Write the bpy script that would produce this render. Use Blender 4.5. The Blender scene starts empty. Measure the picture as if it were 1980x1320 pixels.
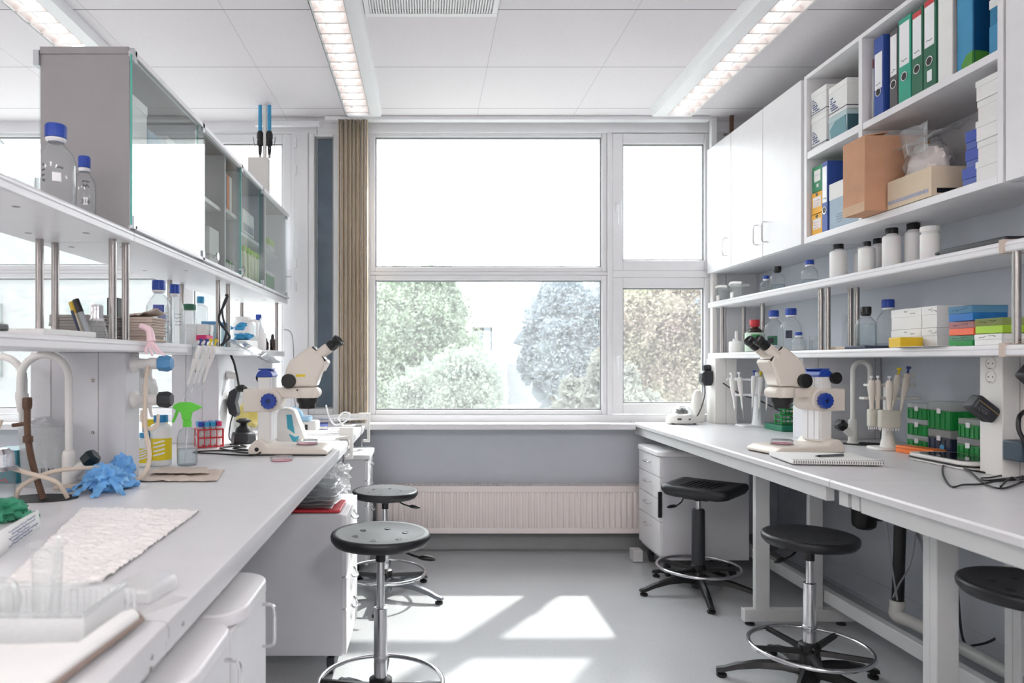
import bpy, bmesh, math, random
from math import pi, sin, cos, radians as R
from mathutils import Vector, Matrix, noise

sc = bpy.context.scene
COL = sc.collection
random.seed(7)

# ---------------------------------------------------------------- camera
F, CX, CY, H = 1350.0, 825.0, 698.0, 1.27      # focal length in px of a 1980 px frame, vanishing point, eye height
cam_d = bpy.data.cameras.new('camera')
cam = bpy.data.objects.new('camera', cam_d); COL.objects.link(cam)
cam.location = (0, 0, H); cam.rotation_euler = (pi/2, 0, 0)
cam_d.sensor_width = 36; cam_d.sensor_fit = 'HORIZONTAL'
cam_d.lens = 36*F/1980
cam_d.shift_x = (990-CX)/1980; cam_d.shift_y = (CY-660)/1980
cam_d.clip_start = .02; cam_d.clip_end = 500
cam_d.dof.use_dof = True; cam_d.dof.focus_distance = 3.1; cam_d.dof.aperture_fstop = 3.6
sc.camera = cam

# ---------------------------------------------------------------- light
sc.view_settings.view_transform = 'Standard'; sc.view_settings.look = 'None'
sc.view_settings.gamma = 1; sc.view_settings.use_curve_mapping = False
sc.view_settings.exposure = 0.62
w = bpy.data.worlds.new('sky'); sc.world = w; w.use_nodes = True
nt = w.node_tree; bg = nt.nodes['Background']
tc = nt.nodes.new('ShaderNodeTexCoord'); sp = nt.nodes.new('ShaderNodeSeparateXYZ')
mr = nt.nodes.new('ShaderNodeMapRange'); cr = nt.nodes.new('ShaderNodeValToRGB')
nt.links.new(tc.outputs['Generated'], sp.inputs[0]); nt.links.new(sp.outputs['Z'], mr.inputs['Value'])
mr.inputs['From Min'].default_value = -.1; mr.inputs['From Max'].default_value = .9
nt.links.new(mr.outputs[0], cr.inputs[0])
cr.color_ramp.elements[0].position = .0; cr.color_ramp.elements[0].color = (.60, .62, .65, 1)
cr.color_ramp.elements[1].position = .25; cr.color_ramp.elements[1].color = (.95, .97, 1, 1)
nt.links.new(cr.outputs[0], bg.inputs['Color'])
bg.inputs['Strength'].default_value = 5.2

def light(name, kind, loc, rot, **k):
    d = bpy.data.lights.new(name, kind); o = bpy.data.objects.new(name, d); COL.objects.link(o)
    o.location = loc; o.rotation_euler = rot
    for a, b in k.items(): setattr(d, a, b)
    return o
sun = light('sun', 'SUN', (3, 12, 10), (0, 0, 0), energy=5.0, angle=R(1.2), color=(1, .97, .92))
sun.rotation_euler = Vector((-.58, -.887, -1.0)).to_track_quat('-Z', 'Y').to_euler()
# sampling portals in the two window openings
for nm, x0, x1, z0, z1 in (('window_portal', -.45, 2.0, .88, 2.8), ('window_portal', -3.4, -.9, .88, 2.8)):
    p = light(nm, 'AREA', ((x0+x1)/2, 4.86, (z0+z1)/2), (-pi/2, 0, 0), shape='RECTANGLE', size=x1-x0, size_y=z1-z0, energy=1)
    p.data.cycles.is_portal = True

# ---------------------------------------------------------------- pixel to place (on a real surface or at a real depth)
def at(x, y, Y): return Vector(((x-CX)*Y/F, Y, H-(y-CY)*Y/F))
def onz(x, y, z):
    Y = F*(H-z)/(y-CY); return Vector(((x-CX)*Y/F, Y, z))
def onx(x, X):                                 # depth of a point on the plane X that shows at column x
    return X*F/(x-CX)

# ---------------------------------------------------------------- materials
def srgb(h):
    if isinstance(h, str):
        h = h.lstrip('#'); c = [int(h[i:i+2], 16)/255 for i in (0, 2, 4)]
    else: c = [v/255 for v in h]
    return tuple((v/12.92 if v <= .04045 else ((v+.055)/1.055)**2.4) for v in c) + (1,)
MATS = {}
def mat(name, color, rough=.5, metal=0., vary=.04, scale=14., bump=0., bscale=120., bdist=.002, coat=0., spec=None, sss=0.):
    if name in MATS: return MATS[name]
    m = bpy.data.materials.new(name); m.use_nodes = True; nt = m.node_tree; n = nt.nodes
    b = n['Principled BSDF']; c = srgb(color)
    tc = n.new('ShaderNodeTexCoord'); nz = n.new('ShaderNodeTexNoise'); nz.inputs['Scale'].default_value = scale
    nz.inputs['Detail'].default_value = 4
    nt.links.new(tc.outputs['Object'], nz.inputs['Vector'])
    r = n.new('ShaderNodeValToRGB'); e = r.color_ramp.elements
    e[0].position = .3; e[1].position = .7
    e[0].color = tuple(v*(1-vary) for v in c[:3])+(1,); e[1].color = tuple(min(1, v*(1+vary)) for v in c[:3])+(1,)
    nt.links.new(nz.outputs['Fac'], r.inputs[0]); nt.links.new(r.outputs[0], b.inputs['Base Color'])
    b.inputs['Roughness'].default_value = rough; b.inputs['Metallic'].default_value = metal
    if coat: b.inputs['Coat Weight'].default_value = coat; b.inputs['Coat Roughness'].default_value = .1
    if spec is not None: b.inputs['Specular IOR Level'].default_value = spec
    if sss: b.inputs['Subsurface Weight'].default_value = sss; b.inputs['Subsurface Scale'].default_value = .02
    if bump:
        n2 = n.new('ShaderNodeTexNoise'); n2.inputs['Scale'].default_value = bscale
        bp = n.new('ShaderNodeBump'); bp.inputs['Strength'].default_value = bump; bp.inputs['Distance'].default_value = bdist
        nt.links.new(tc.outputs['Object'], n2.inputs['Vector']); nt.links.new(n2.outputs['Fac'], bp.inputs['Height'])
        nt.links.new(bp.outputs[0], b.inputs['Normal'])
    MATS[name] = m; return m
def glass(name, tint=(.96, .98, .98), fres=1.45, milk=0., milkcol=(.9, .9, .9), edge=.35, edgecol=(.75, .8, .8), epow=3.0):
    """thin clear wall: see-through, fresnel gloss, slightly denser towards its rim"""
    if name in MATS: return MATS[name]
    m = bpy.data.materials.new(name); m.use_nodes = True; nt = m.node_tree; n = nt.nodes; n.remove(n['Principled BSDF'])
    out = n['Material Output']; L = nt.links.new
    tr = n.new('ShaderNodeBsdfTransparent'); gl = n.new('ShaderNodeBsdfGlossy'); gl.inputs['Roughness'].default_value = .03
    lw = n.new('ShaderNodeLayerWeight'); lw.inputs['Blend'].default_value = edge
    lw2 = n.new('ShaderNodeLayerWeight'); lw2.inputs['Blend'].default_value = .5
    mc = n.new('ShaderNodeMix'); mc.data_type = 'RGBA'
    mc.inputs[6].default_value = tint+(1,); mc.inputs[7].default_value = edgecol+(1,)
    ep = n.new('ShaderNodeMath'); ep.operation = 'POWER'; L(lw2.outputs['Facing'], ep.inputs[0]); ep.inputs[1].default_value = epow; L(ep.outputs[0], mc.inputs[0]); L(mc.outputs[2], tr.inputs['Color'])
    fr = n.new('ShaderNodeMath'); fr.operation = 'POWER'; L(lw2.outputs['Facing'], fr.inputs[0]); fr.inputs[1].default_value = 4.0
    f2 = n.new('ShaderNodeMath'); f2.operation = 'MULTIPLY_ADD'; L(fr.outputs[0], f2.inputs[0]); f2.inputs[1].default_value = .75; f2.inputs[2].default_value = ((fres-1)/(fres+1))**2
    m1 = n.new('ShaderNodeMixShader'); L(f2.outputs[0], m1.inputs[0]); L(tr.outputs[0], m1.inputs[1]); L(gl.outputs[0], m1.inputs[2])
    last = m1
    nz = n.new('ShaderNodeTexNoise'); nz.inputs['Scale'].default_value = 30
    if milk:
        df = n.new('ShaderNodeBsdfDiffuse'); df.inputs['Color'].default_value = milkcol+(1,)
        tl = n.new('ShaderNodeBsdfTranslucent'); tl.inputs['Color'].default_value = milkcol+(1,)
        ms = n.new('ShaderNodeMixShader'); ms.inputs[0].default_value = .5; L(df.outputs[0], ms.inputs[1]); L(tl.outputs[0], ms.inputs[2])
        m2 = n.new('ShaderNodeMixShader'); mm = n.new('ShaderNodeMath'); mm.operation = 'MULTIPLY_ADD'
        mm.inputs[1].default_value = .15; mm.inputs[2].default_value = milk-.07
        L(nz.outputs['Fac'], mm.inputs[0]); L(mm.outputs[0], m2.inputs[0])
        L(m1.outputs[0], m2.inputs[1]); L(ms.outputs[0], m2.inputs[2]); last = m2
    L(last.outputs[0], out.inputs['Surface'])
    MATS[name] = m; return m
def emis(name, color, strength):
    m = bpy.data.materials.new(name); m.use_nodes = True; b = m.node_tree.nodes['Principled BSDF']
    b.inputs['Base Color'].default_value = srgb(color); b.inputs['Emission Color'].default_value = srgb(color)
    b.inputs['Emission Strength'].default_value = strength; MATS[name] = m; return m

M = dict(
 white=mat('white laminate', 'e9e8ea', .38, vary=.015), panel=mat('light grey laminate', 'd6d6da', .45, vary=.015),
 top=mat('worktop laminate', 'd9d8da', .34, vary=.02, bump=.03, bscale=400), edge=mat('worktop edge', 'd2d2d4', .4, vary=.02),
 wall=mat('blue grey wall paint', 'ccd0d8', .8, vary=.015, bump=.05, bscale=200), wallw=mat('white wall paint', 'dcdcdc', .8, vary=.01, bump=.05),
 pvc=mat('white window frame', 'f0f0f2', .35, vary=.01), frame=mat('grey white bench frame', 'cfd0d0', .45, vary=.02),
 chrome=mat('chrome', 'd8d8da', .13, 1, vary=.01), steel=mat('brushed steel', 'a9a4a1', .24, 1, vary=.06, scale=40), alu=mat('grey cast aluminium', '7b7e84', .35, .7, vary=.03),
 black=mat('black plastic', '141416', .4, vary=.1), rubber=mat('black soft seat foam', '1b1b20', .42, vary=.06, bump=.08, bscale=500), dark=mat('dark grey plastic', '2c2e33', .45),
 cream=mat('cream enamel', 'e4dbd0', .35, vary=.01), offw=mat('off white plastic', 'e8e6e2', .4, vary=.01), blue=mat('deep blue plastic', '1c3f9e', .35, vary=.03),
 cap=mat('blue screw cap', '2347a8', .4, vary=.03), skyblue=mat('light blue plastic', '3f9fcf', .35), teal=mat('teal plastic', '2b7f8e', .4),
 hdpe=mat('milky plastic', 'f1f0ef', .45, vary=.01, sss=.2), red=mat('red plastic', 'c8323c', .4), pink=mat('pink plastic', 'd8346e', .4), pinkg=mat('pink latex', 'fbdbe2', .5),
 green=mat('green plastic', '138a3c', .4), lgreen=mat('bright green plastic', '6fe04a', .35), yellow=mat('yellow plastic', 'e9cf25', .45), lime=mat('lime plastic', 'a8cf3c', .4),
 orange=mat('orange plastic', 'f27f3c', .45), orange2=mat('coral plastic', 'f0704c', .4), paper=mat('white paper', 'eeeeec', .9, vary=.02), kraft=mat('brown paper towel', 'cbbcb0', .9, vary=.05),
 card=mat('cardboard', 'c8997a', .85, vary=.06, bump=.1, bscale=60), cardl=mat('pale cardboard', 'dccab0', .85, vary=.04), ink=mat('ink', '23242c', .7), inkb=mat('blue ink', '3c4a8c', .7),
 greyp=mat('grey paper', 'a5a2a0', .9, vary=.04), hose=mat('beige hose', 'ddcdbb', .45, vary=.02), rust=mat('rusty brown pipe', '5c4130', .6, vary=.2, scale=30),
 maroon=mat('maroon plastic', '7c2434', .4), pipe=mat('grey drain pipe', 'bfbfbd', .4), beige=mat('beige blind fabric', 'dccab4', .75, vary=.03), brownb=mat('brown bottle glass', '2c1a12', .15),
 bglove=mat('blue nitrile', '74b2ea', .45, vary=.12, scale=25), foil=mat('aluminium foil', 'cfd0d4', .25, .9, vary=.1, bump=.6, bscale=60), greyt=mat('grey board', '9a9aa0', .7),
 heat=mat('radiator enamel', 'f0e6e3', .35, vary=.01), foam=mat('styrofoam', 'efefee', .8), lav=mat('grey blue cap', '8791b5', .4),
 dkgreen=mat('dark green board', '2f6b52', .55), tealb=mat('sea green board', '2fa387', .5), blueb=mat('blue board', '2d4f9e', .5), greyb=mat('grey board binder', '5a5658', .6), navy=mat('navy plastic', '29304a', .4),
 clear=glass('clear glass', (.93, .945, .95), edgecol=(.22, .25, .27), epow=3.5, milk=.10, milkcol=(.8, .82, .84)), clearp=glass('clear plastic', (.93, .95, .96), milk=.16, edgecol=(.4, .43, .45)), water=glass('water', (.9, .94, .95), 1.33, edgecol=(.4, .48, .5)),
 milky=glass('hazed milky plastic', (.95, .96, .96), milk=.5, milkcol=(.97, .97, .97), edgecol=(.9, .9, .9)),  # clear plastic for the foreground, bright haze mixed into its colour
 bright=glass('bright clear glass', (.95, .96, .96), milk=.2, milkcol=(.97, .97, .97), edgecol=(.8, .82, .82)),  # brighter copy of the clear glass, foreground haze put into the colour
 frost=glass('frosted plastic', (.92, .95, .95), milk=.45), bag=glass('plastic bag film', (.93, .93, .94), milk=.2), pane=glass('window glass', (.97, .985, .98), 1.12, edge=.1, milk=.06),  # milk in the window glass lays a haze veil over the outdoors
 cabglass=glass('cabinet glass', (.955, .975, .97), 1.35, edgecol=(.9, .93, .925)), gedge=mat('green glass edge', '4fa89b', .2),
)
# coloured clear plastics
for k, c in (('cblue', (.35, .62, .8)), ('corange', (.95, .45, .3)), ('clime', (.75, .85, .4)), ('cgreen', (.45, .8, .6)), ('cyellow', (.9, .8, .25)), ('cred', (.95, .6, .62))):
    M[k] = glass('tinted '+k[1:], c, milk=.35, milkcol=c, edgecol=tuple(v*.8 for v in c))

# ---------------------------------------------------------------- mesh builder
def catmull(P, k=8, closed=False):
    P = [Vector(p) for p in P]; n = len(P); out = []
    for i in range(n if closed else n-1):
        a = P[(i-1) % n] if (closed or i > 0) else P[0]*2-P[1]
        b, c = P[i], P[(i+1) % n]
        d = P[(i+2) % n] if (closed or i+2 < n) else P[-1]*2-P[-2]
        for j in range(k):
            t = j/k; out.append(.5*((2*b)+(c-a)*t+(2*a-5*b+4*c-d)*t*t+(-a+3*b-3*c+d)*t**3))
    if not closed: out.append(P[-1])
    return out
def rrect(w, d, r, n=6):
    pts = []
    for cx, cy, a in ((w/2-r, d/2-r, 0), (-w/2+r, d/2-r, 90), (-w/2+r, -d/2+r, 180), (w/2-r, -d/2+r, 270)):
        for i in range(n+1):
            t = R(a+90*i/n); pts.append((cx+r*cos(t), cy+r*sin(t)))
    return pts
class MB:
    def __init__(s): s.bm = bmesh.new(); s.M = Matrix()
    def V(s, p): return s.bm.verts.new(s.M @ Vector(p))
    def fc(s, vs):
        try: return s.bm.faces.new(vs)
        except ValueError: return None
    def box(s, x0, x1, y0, y1, z0, z1):
        v = [s.V((x, y, z)) for z in (z0, z1) for x, y in ((x0, y0), (x1, y0), (x1, y1), (x0, y1))]
        for f in ((3, 2, 1, 0), (4, 5, 6, 7), (0, 1, 5, 4), (1, 2, 6, 5), (2, 3, 7, 6), (3, 0, 4, 7)): s.fc([v[i] for i in f])
        return s
    def cyl(s, p0, p1, r0, r1=None, n=24):
        p0, p1 = Vector(p0), Vector(p1); r1 = r0 if r1 is None else r1
        q = (p1-p0).to_track_quat('Z', 'Y'); rings = []
        for p, r in ((p0, r0), (p1, r1)):
            rings.append([s.V(p+q @ Vector((r*cos(2*pi*i/n), r*sin(2*pi*i/n), 0))) for i in range(n)])
        for i in range(n): s.fc([rings[0][i], rings[0][(i+1) % n], rings[1][(i+1) % n], rings[1][i]])
        s.fc(rings[0][::-1]); s.fc(rings[1]); return s
    def lathe(s, prof, n=32, o=(0, 0, 0), cap=True, sx=1, sy=1, flute=0, nf=0, q=None):
        o = Vector(o); rings = []
        for r, z in prof:
            if r < 1e-6:
                p = Vector((0, 0, z)); rings.append([s.V(o+(q @ p if q else p))]); continue
            ring = []
            for i in range(n):
                a = 2*pi*i/n; rr = r*(1+(flute*cos(nf*a) if flute else 0)); p = Vector((rr*cos(a)*sx, rr*sin(a)*sy, z))
                ring.append(s.V(o+(q @ p if q else p)))
            rings.append(ring)
        for a, b in zip(rings, rings[1:]):
            if len(a) == 1 and len(b) == 1: continue
            for i in range(n):
                j = (i+1) % n
                if len(a) == 1: s.fc([a[0], b[j], b[i]])
                elif len(b) == 1: s.fc([a[i], a[j], b[0]])
                else: s.fc([a[i], a[j], b[j], b[i]])
        if cap:
            if len(rings[0]) > 1: s.fc(rings[0][::-1])
            if len(rings[-1]) > 1: s.fc(rings[-1])
        return s
    def tube(s, pts, r, n=10, closed=False, cap=True):
        pts = [Vector(p) for p in pts]; m = len(pts); rings = []; t0 = None; up = None
        for i, p in enumerate(pts):
            if closed: t = pts[(i+1) % m]-pts[i-1]
            else: t = pts[min(i+1, m-1)]-pts[max(i-1, 0)]
            if t.length < 1e-9: t = Vector((0, 0, 1))
            t.normalize()
            if up is None:
                up = t.orthogonal().normalized()
            else:
                up = (up-t*up.dot(t))
                up = up.normalized() if up.length > 1e-6 else t.orthogonal().normalized()
            sd = t.cross(up); rr = r(i/(m-1)) if callable(r) else r
            rings.append([s.V(p+(up*cos(2*pi*k/n)+sd*sin(2*pi*k/n))*rr) for k in range(n)])
        for i in range(m if closed else m-1):
            a, b = rings[i], rings[(i+1) % m]
            for k in range(n): s.fc([a[k], a[(k+1) % n], b[(k+1) % n], b[k]])
        if cap and not closed: s.fc(rings[0][::-1]); s.fc(rings[-1])
        return s
    def prism(s, pts, a, b, axis='z'):
        """polygon extruded along an axis: z -> pts are (x,y); y -> (x,z); x -> (y,z)"""
        f = {'z': lambda p, h: (p[0], p[1], h), 'y': lambda p, h: (p[0], h, p[1]), 'x': lambda p, h: (h, p[0], p[1])}[axis]
        A = [s.V(f(p, a)) for p in pts]; B = [s.V(f(p, b)) for p in pts]; n = len(pts)
        for i in range(n): s.fc([A[i], A[(i+1) % n], B[(i+1) % n], B[i]])
        s.fc(A[::-1]); s.fc(B); return s
    def grid(s, fn, nu, nv):
        g = [[s.V(fn(i/nu, j/nv)) for j in range(nv+1)] for i in range(nu+1)]
        for i in range(nu):
            for j in range(nv): s.fc([g[i][j], g[i+1][j], g[i+1][j+1], g[i][j+1]])
        return s
    def ball(s, o, r, n=20, m=12, sq=(1, 1, 1), q=None, lump=0, seed=0):
        o = Vector(o); rings = []
        for j in range(m+1):
            t = pi*j/m; ring = []
            for i in range(n if 0 < j < m else 1):
                a = 2*pi*i/n; d = Vector((sin(t)*cos(a), sin(t)*sin(a), -cos(t)))
                k = 1+(lump*noise.noise(d*2.3+Vector((seed, 0, 0))) + lump*.6*noise.noise(d*6+Vector((seed, 5, 0))) if lump else 0)
                p = Vector((d.x*sq[0], d.y*sq[1], d.z*sq[2]))*r*k; ring.append(s.V(o+(q @ p if q else p)))
            rings.append(ring)
        for a, b in zip(rings, rings[1:]):
            for i in range(n):
                k = (i+1) % n
                if len(a) == 1: s.fc([a[0], b[k], b[i]])
                elif len(b) == 1: s.fc([a[i], a[k], b[0]])
                else: s.fc([a[i], a[k], b[k], b[i]])
        return s
    def place(s, loc=(0, 0, 0), rz=0, rx=0, ry=0):
        s.M = Matrix.Translation(Vector(loc)) @ Matrix.Rotation(rz, 4, 'Z') @ Matrix.Rotation(ry, 4, 'Y') @ Matrix.Rotation(rx, 4, 'X'); return s
    def reset(s): s.M = Matrix(); return s

def build(name, mb, m, parent=None, bevel=0., smooth=True, label=None, seg=2, ang=35, solid=0.):
    bmesh.ops.recalc_face_normals(mb.bm, faces=mb.bm.faces)
    me = bpy.data.meshes.new(name); mb.bm.to_mesh(me); mb.bm.free()
    me.materials.append(M[m] if isinstance(m, str) else m)
    if smooth:
        me.shade_smooth(); me.set_sharp_from_angle(angle=R(ang))
    o = bpy.data.objects.new(name, me); COL.objects.link(o)
    if parent: o.parent = parent
    if solid:
        md = o.modifiers.new('solidify', 'SOLIDIFY'); md.thickness = solid; md.offset = 0
    if bevel:
        md = o.modifiers.new('bevel', 'BEVEL'); md.width = bevel; md.segments = seg; md.limit_method = 'ANGLE'; md.angle_limit = R(40)
    if label: o['label'] = label
    return o
def thing(name, label, cat, loc=(0, 0, 0), rz=0., group=None):
    o = bpy.data.objects.new(name, None); COL.objects.link(o); o.location = loc; o.rotation_euler = (0, 0, rz)
    o.empty_display_size = .05; o['label'] = label; o['category'] = cat
    if group: o['group'] = group
    return o
def tag(o, label, cat, group=None, loc=None, rz=None):
    o['label'] = label; o['category'] = cat
    if group: o['group'] = group
    if loc is not None: o.location = loc
    if rz is not None: o.rotation_euler = (0, 0, rz)
    return o
def struct(name, mb, m, parent=None, **k):
    o = build(name, mb, m, parent, **k)
    if not parent: o['kind'] = 'structure'
    return o
def dup(o, loc, rz=None, label=None, group=None):
    def rec(s, par):
        c = s.copy(); COL.objects.link(c); c.parent = par
        for ch in list(s.children): rec(ch, c)
        return c
    kids = list(o.children); r = o.copy(); COL.objects.link(r)
    for ch in kids: rec(ch, r)
    r.location = loc
    if rz is not None: r.rotation_euler = (0, 0, rz)
    if label: r['label'] = label
    if group: r['group'] = group
    return r
def text(name, body, m, parent, loc, rot, size, extrude=.0003, align='CENTER'):
    c = bpy.data.curves.new(name, 'FONT'); c.body = body; c.size = size; c.extrude = extrude; c.align_x = align
    c.materials.append(M[m]); o = bpy.data.objects.new(name, c); COL.objects.link(o); o.parent = parent
    o.location = loc; o.rotation_euler = rot
    bpy.context.view_layer.update(); me = bpy.data.meshes.new_from_object(o.evaluated_get(bpy.context.evaluated_depsgraph_get()))
    r = bpy.data.objects.new(name, me); COL.objects.link(r); r.parent = parent; r.location = loc; r.rotation_euler = rot
    bpy.data.objects.remove(o); return r
def scribble(mb, o, u, v, w, h, seed=0, r=.0006):
    """handwriting: wobbly line on the plane o + u*a + v*b"""
    rnd = random.Random(seed); o, u, v = Vector(o), Vector(u), Vector(v); pts = []
    k = max(6, int(w/.004))
    for i in range(k+1):
        pts.append(o+u*(w*i/k)+v*(h*(rnd.random()-.5)))
    mb.tube(catmull(pts, 3), r, n=4); return mb
# ================================================================ THE SETTING
YW, CEIL, XR, XL, YB = 4.70, 2.88, 2.36, -4.2, -3.4
s_ = YW/F
def wx(x): return (x-CX)*s_
def wz(y): return H-(y-CY)*s_
# floor: pale grey vinyl
fm = bpy.data.materials.new('grey vinyl floor'); fm.use_nodes = True; n = fm.node_tree.nodes; L = fm.node_tree.links.new; b = n['Principled BSDF']
tc = n.new('ShaderNodeTexCoord'); a1 = n.new('ShaderNodeTexNoise'); a1.inputs['Scale'].default_value = 90; a1.inputs['Detail'].default_value = 8
a2 = n.new('ShaderNodeTexNoise'); a2.inputs['Scale'].default_value = 1.7; mx = n.new('ShaderNodeMix'); mx.data_type = 'FLOAT'; mx.inputs[0].default_value = .45
L(tc.outputs['Object'], a1.inputs['Vector']); L(tc.outputs['Object'], a2.inputs['Vector']); L(a1.outputs['Fac'], mx.inputs[2]); L(a2.outputs['Fac'], mx.inputs[3])
rp = n.new('ShaderNodeValToRGB'); rp.color_ramp.elements[0].position = .3; rp.color_ramp.elements[0].color = srgb('b9bbbd'); rp.color_ramp.elements[1].position = .7; rp.color_ramp.elements[1].color = srgb('c6c8ca')
L(mx.outputs[0], rp.inputs[0]); L(rp.outputs[0], b.inputs['Base Color']); b.inputs['Roughness'].default_value = .24; b.inputs['Specular IOR Level'].default_value = .4
struct('floor', MB().box(XL, XR+.2, YB, YW+.15, -.1, 0), fm, smooth=False)
mb = MB().box(XL, -.05, YB, YW+.15, CEIL, CEIL+.12)
# ceiling with tile joints
cm = bpy.data.materials.new('ceiling tiles'); cm.use_nodes = True; n = cm.node_tree.nodes; L = cm.node_tree.links.new; b = n['Principled BSDF']
tc = n.new('ShaderNodeTexCoord'); spx = n.new('ShaderNodeSeparateXYZ'); L(tc.outputs['Object'], spx.inputs[0])
def joint(out, off, pitch, wd):
    a = n.new('ShaderNodeMath'); a.operation = 'SUBTRACT'; L(out, a.inputs[0]); a.inputs[1].default_value = off-50*pitch
    d = n.new('ShaderNodeMath'); d.operation = 'MODULO'; L(a.outputs[0], d.inputs[0]); d.inputs[1].default_value = pitch
    e = n.new('ShaderNodeMath'); e.operation = 'LESS_THAN'; L(d.outputs[0], e.inputs[0]); e.inputs[1].default_value = wd; return e
j1, j2 = joint(spx.outputs['Y'], 3.196, .6245, .006), joint(spx.outputs['X'], -.933, .631, .004)
mj = n.new('ShaderNodeMath'); mj.operation = 'MAXIMUM'; L(j1.outputs[0], mj.inputs[0]); jm = n.new('ShaderNodeMath'); jm.operation = 'MULTIPLY'; jm.inputs[1].default_value = .35; L(j2.outputs[0], jm.inputs[0]); L(jm.outputs[0], mj.inputs[1])
mc = n.new('ShaderNodeMix'); mc.data_type = 'RGBA'; L(mj.outputs[0], mc.inputs[0])
nz = n.new('ShaderNodeTexNoise'); nz.inputs['Scale'].default_value = 60; L(tc.outputs['Object'], nz.inputs['Vector'])
rp = n.new('ShaderNodeValToRGB'); rp.color_ramp.elements[0].color = srgb('e4dfe2'); rp.color_ramp.elements[1].color = srgb('ebe6e9'); L(nz.outputs['Fac'], rp.inputs[0])
L(rp.outputs[0], mc.inputs[6]); mc.inputs[7].default_value = srgb('8a8a8c'); L(mc.outputs[2], b.inputs['Base Color']); b.inputs['Roughness'].default_value = .85
struct('ceiling', MB().box(XL, XR+.2, YB, YW+.15, CEIL, CEIL+.12), cm, smooth=False)
struct('wall_right', MB().box(XR, XR+.2, YB, YW+.15, 0, CEIL), 'wall', smooth=False)
struct('trim_5', MB().box(2.22, XR, YB, YW, 1.30, CEIL), 'wall', smooth=False)
struct('wall_left', MB().box(XL-.2, XL, YB, YW+.15, 0, CEIL), 'wallw', smooth=False)
struct('wall_back', MB().box(XL-.2, XR+.2, YB-.2, YB, 0, CEIL), 'wallw', smooth=False)
# window wall: parapet below the sill, lintel above, piers at the ends
zs = .862
struct('wall_front', MB().box(XL-.2, XR+.2, YW, YW+.25, 0, zs-.04), 'wall', smooth=False)
struct('trim_1', MB().box(XL, XR, YW-.012, YW+.25, wz(262)+.02, CEIL), 'pvc', smooth=False)
struct('trim_2', MB().box(XL, wx(-330), YW-.02, YW+.25, zs, wz(262)+.02).box(wx(1405), XR, YW, YW+.25, zs, wz(262)+.02), 'pvc', smooth=False)
cove = [(YW, .0), (YW, .11), (YW-.004, .11), (YW-.006, .03), (YW-.018, .01), (YW-.04, .003), (YW-.04, 0)]
struct('baseboard_front', MB().prism(cove, XL, XR, 'x'), mat('grey vinyl cove', '8a8c8e', .4))
struct('baseboard_right', MB().prism([(XR, 0), (XR, .11), (XR-.004, .11), (XR-.006, .03), (XR-.018, .01), (XR-.04, .003), (XR-.04, 0)], YB, YW-.04, 'y'), 'wall')
# the sill
tag(struct('windowsill', MB().box(wx(-330), 1.362, YW-.16, YW+.06, zs-.04, zs), 'white', bevel=.006), 'long white windowsill running under all the windows', 'windowsill')

def window(name, x0, x1, y0, y1, fw, yy=YW+.05, sash=0, handle=None, m='pane', fd=.07):
    """frame with one pane; x/y are glass edges in wall pixels, fw frame width (px)"""
    X0, X1, Z0, Z1 = wx(x0), wx(x1), wz(y1), wz(y0); f = fw*s_
    fr = MB(); fr.box(X0-f, X0, yy-fd/2, yy+fd/2, Z0-f, Z1+f).box(X1, X1+f, yy-fd/2, yy+fd/2, Z0-f, Z1+f)
    fr.box(X0, X1, yy-fd/2, yy+fd/2, Z1, Z1+f).box(X0, X1, yy-fd/2, yy+fd/2, Z0-f, Z0)
    o = struct(name, fr, 'pvc', bevel=.006)
    g = build('window_pane', MB().box(X0-.005, X1+.005, yy-.003, yy+.003, Z0-.005, Z1+.005), m, o, smooth=False)
    k = MB(); e = .009
    for xa, xb, za, zb in ((X0, X0+e, Z0, Z1), (X1-e, X1, Z0, Z1), (X0+e, X1-e, Z0, Z0+e), (X0+e, X1-e, Z1-e, Z1)): k.box(xa, xb, yy-.016, yy-.004, za, zb)
    build('glazing_bead', k, mat('grey seal', '9a9c9e', .5), o, smooth=False)
    if handle:
        hx, hy = wx(handle[0]), wz(handle[1])
        h = MB().box(hx-.014, hx+.014, yy-fd/2-.012, yy-fd/2, hy-.035, hy+.035); h.tube(catmull([(hx, yy-fd/2-.01, hy), (hx, yy-fd/2-.05, hy), (hx, yy-fd/2-.055, hy-.02), (hx, yy-fd/2-.052, hy-.12)], 4), .009)
        build('window_handle', h, 'pvc', o)
    return o
window('window_1', 725, 1165, 263, 515, 10)
window('window_2', 725, 1165, 541, 793, 10)
window('window_3', 1205, 1363, 277, 503, 20, handle=(1194, 400), yy=YW+.04)
window('window_4', 1205, 1363, 556, 780, 20, handle=(1194, 690), yy=YW+.04)
window('window_5', 607, 644, 262, 790, 12, m='darkpane' if 'darkpane' in M else mat('dim reflection glass', '5d6a78', .12, vary=.25, scale=3))  # reflection of the dim room is put into this pane's colour
window('window_6', 372, 545, 275, 505, 18, handle=None)
window('window_7', 372, 545, 552, 785, 18, handle=None)
window('window_8', -290, 335, 262, 512, 10)
window('window_9', -290, 335, 537, 790, 10)
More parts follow.
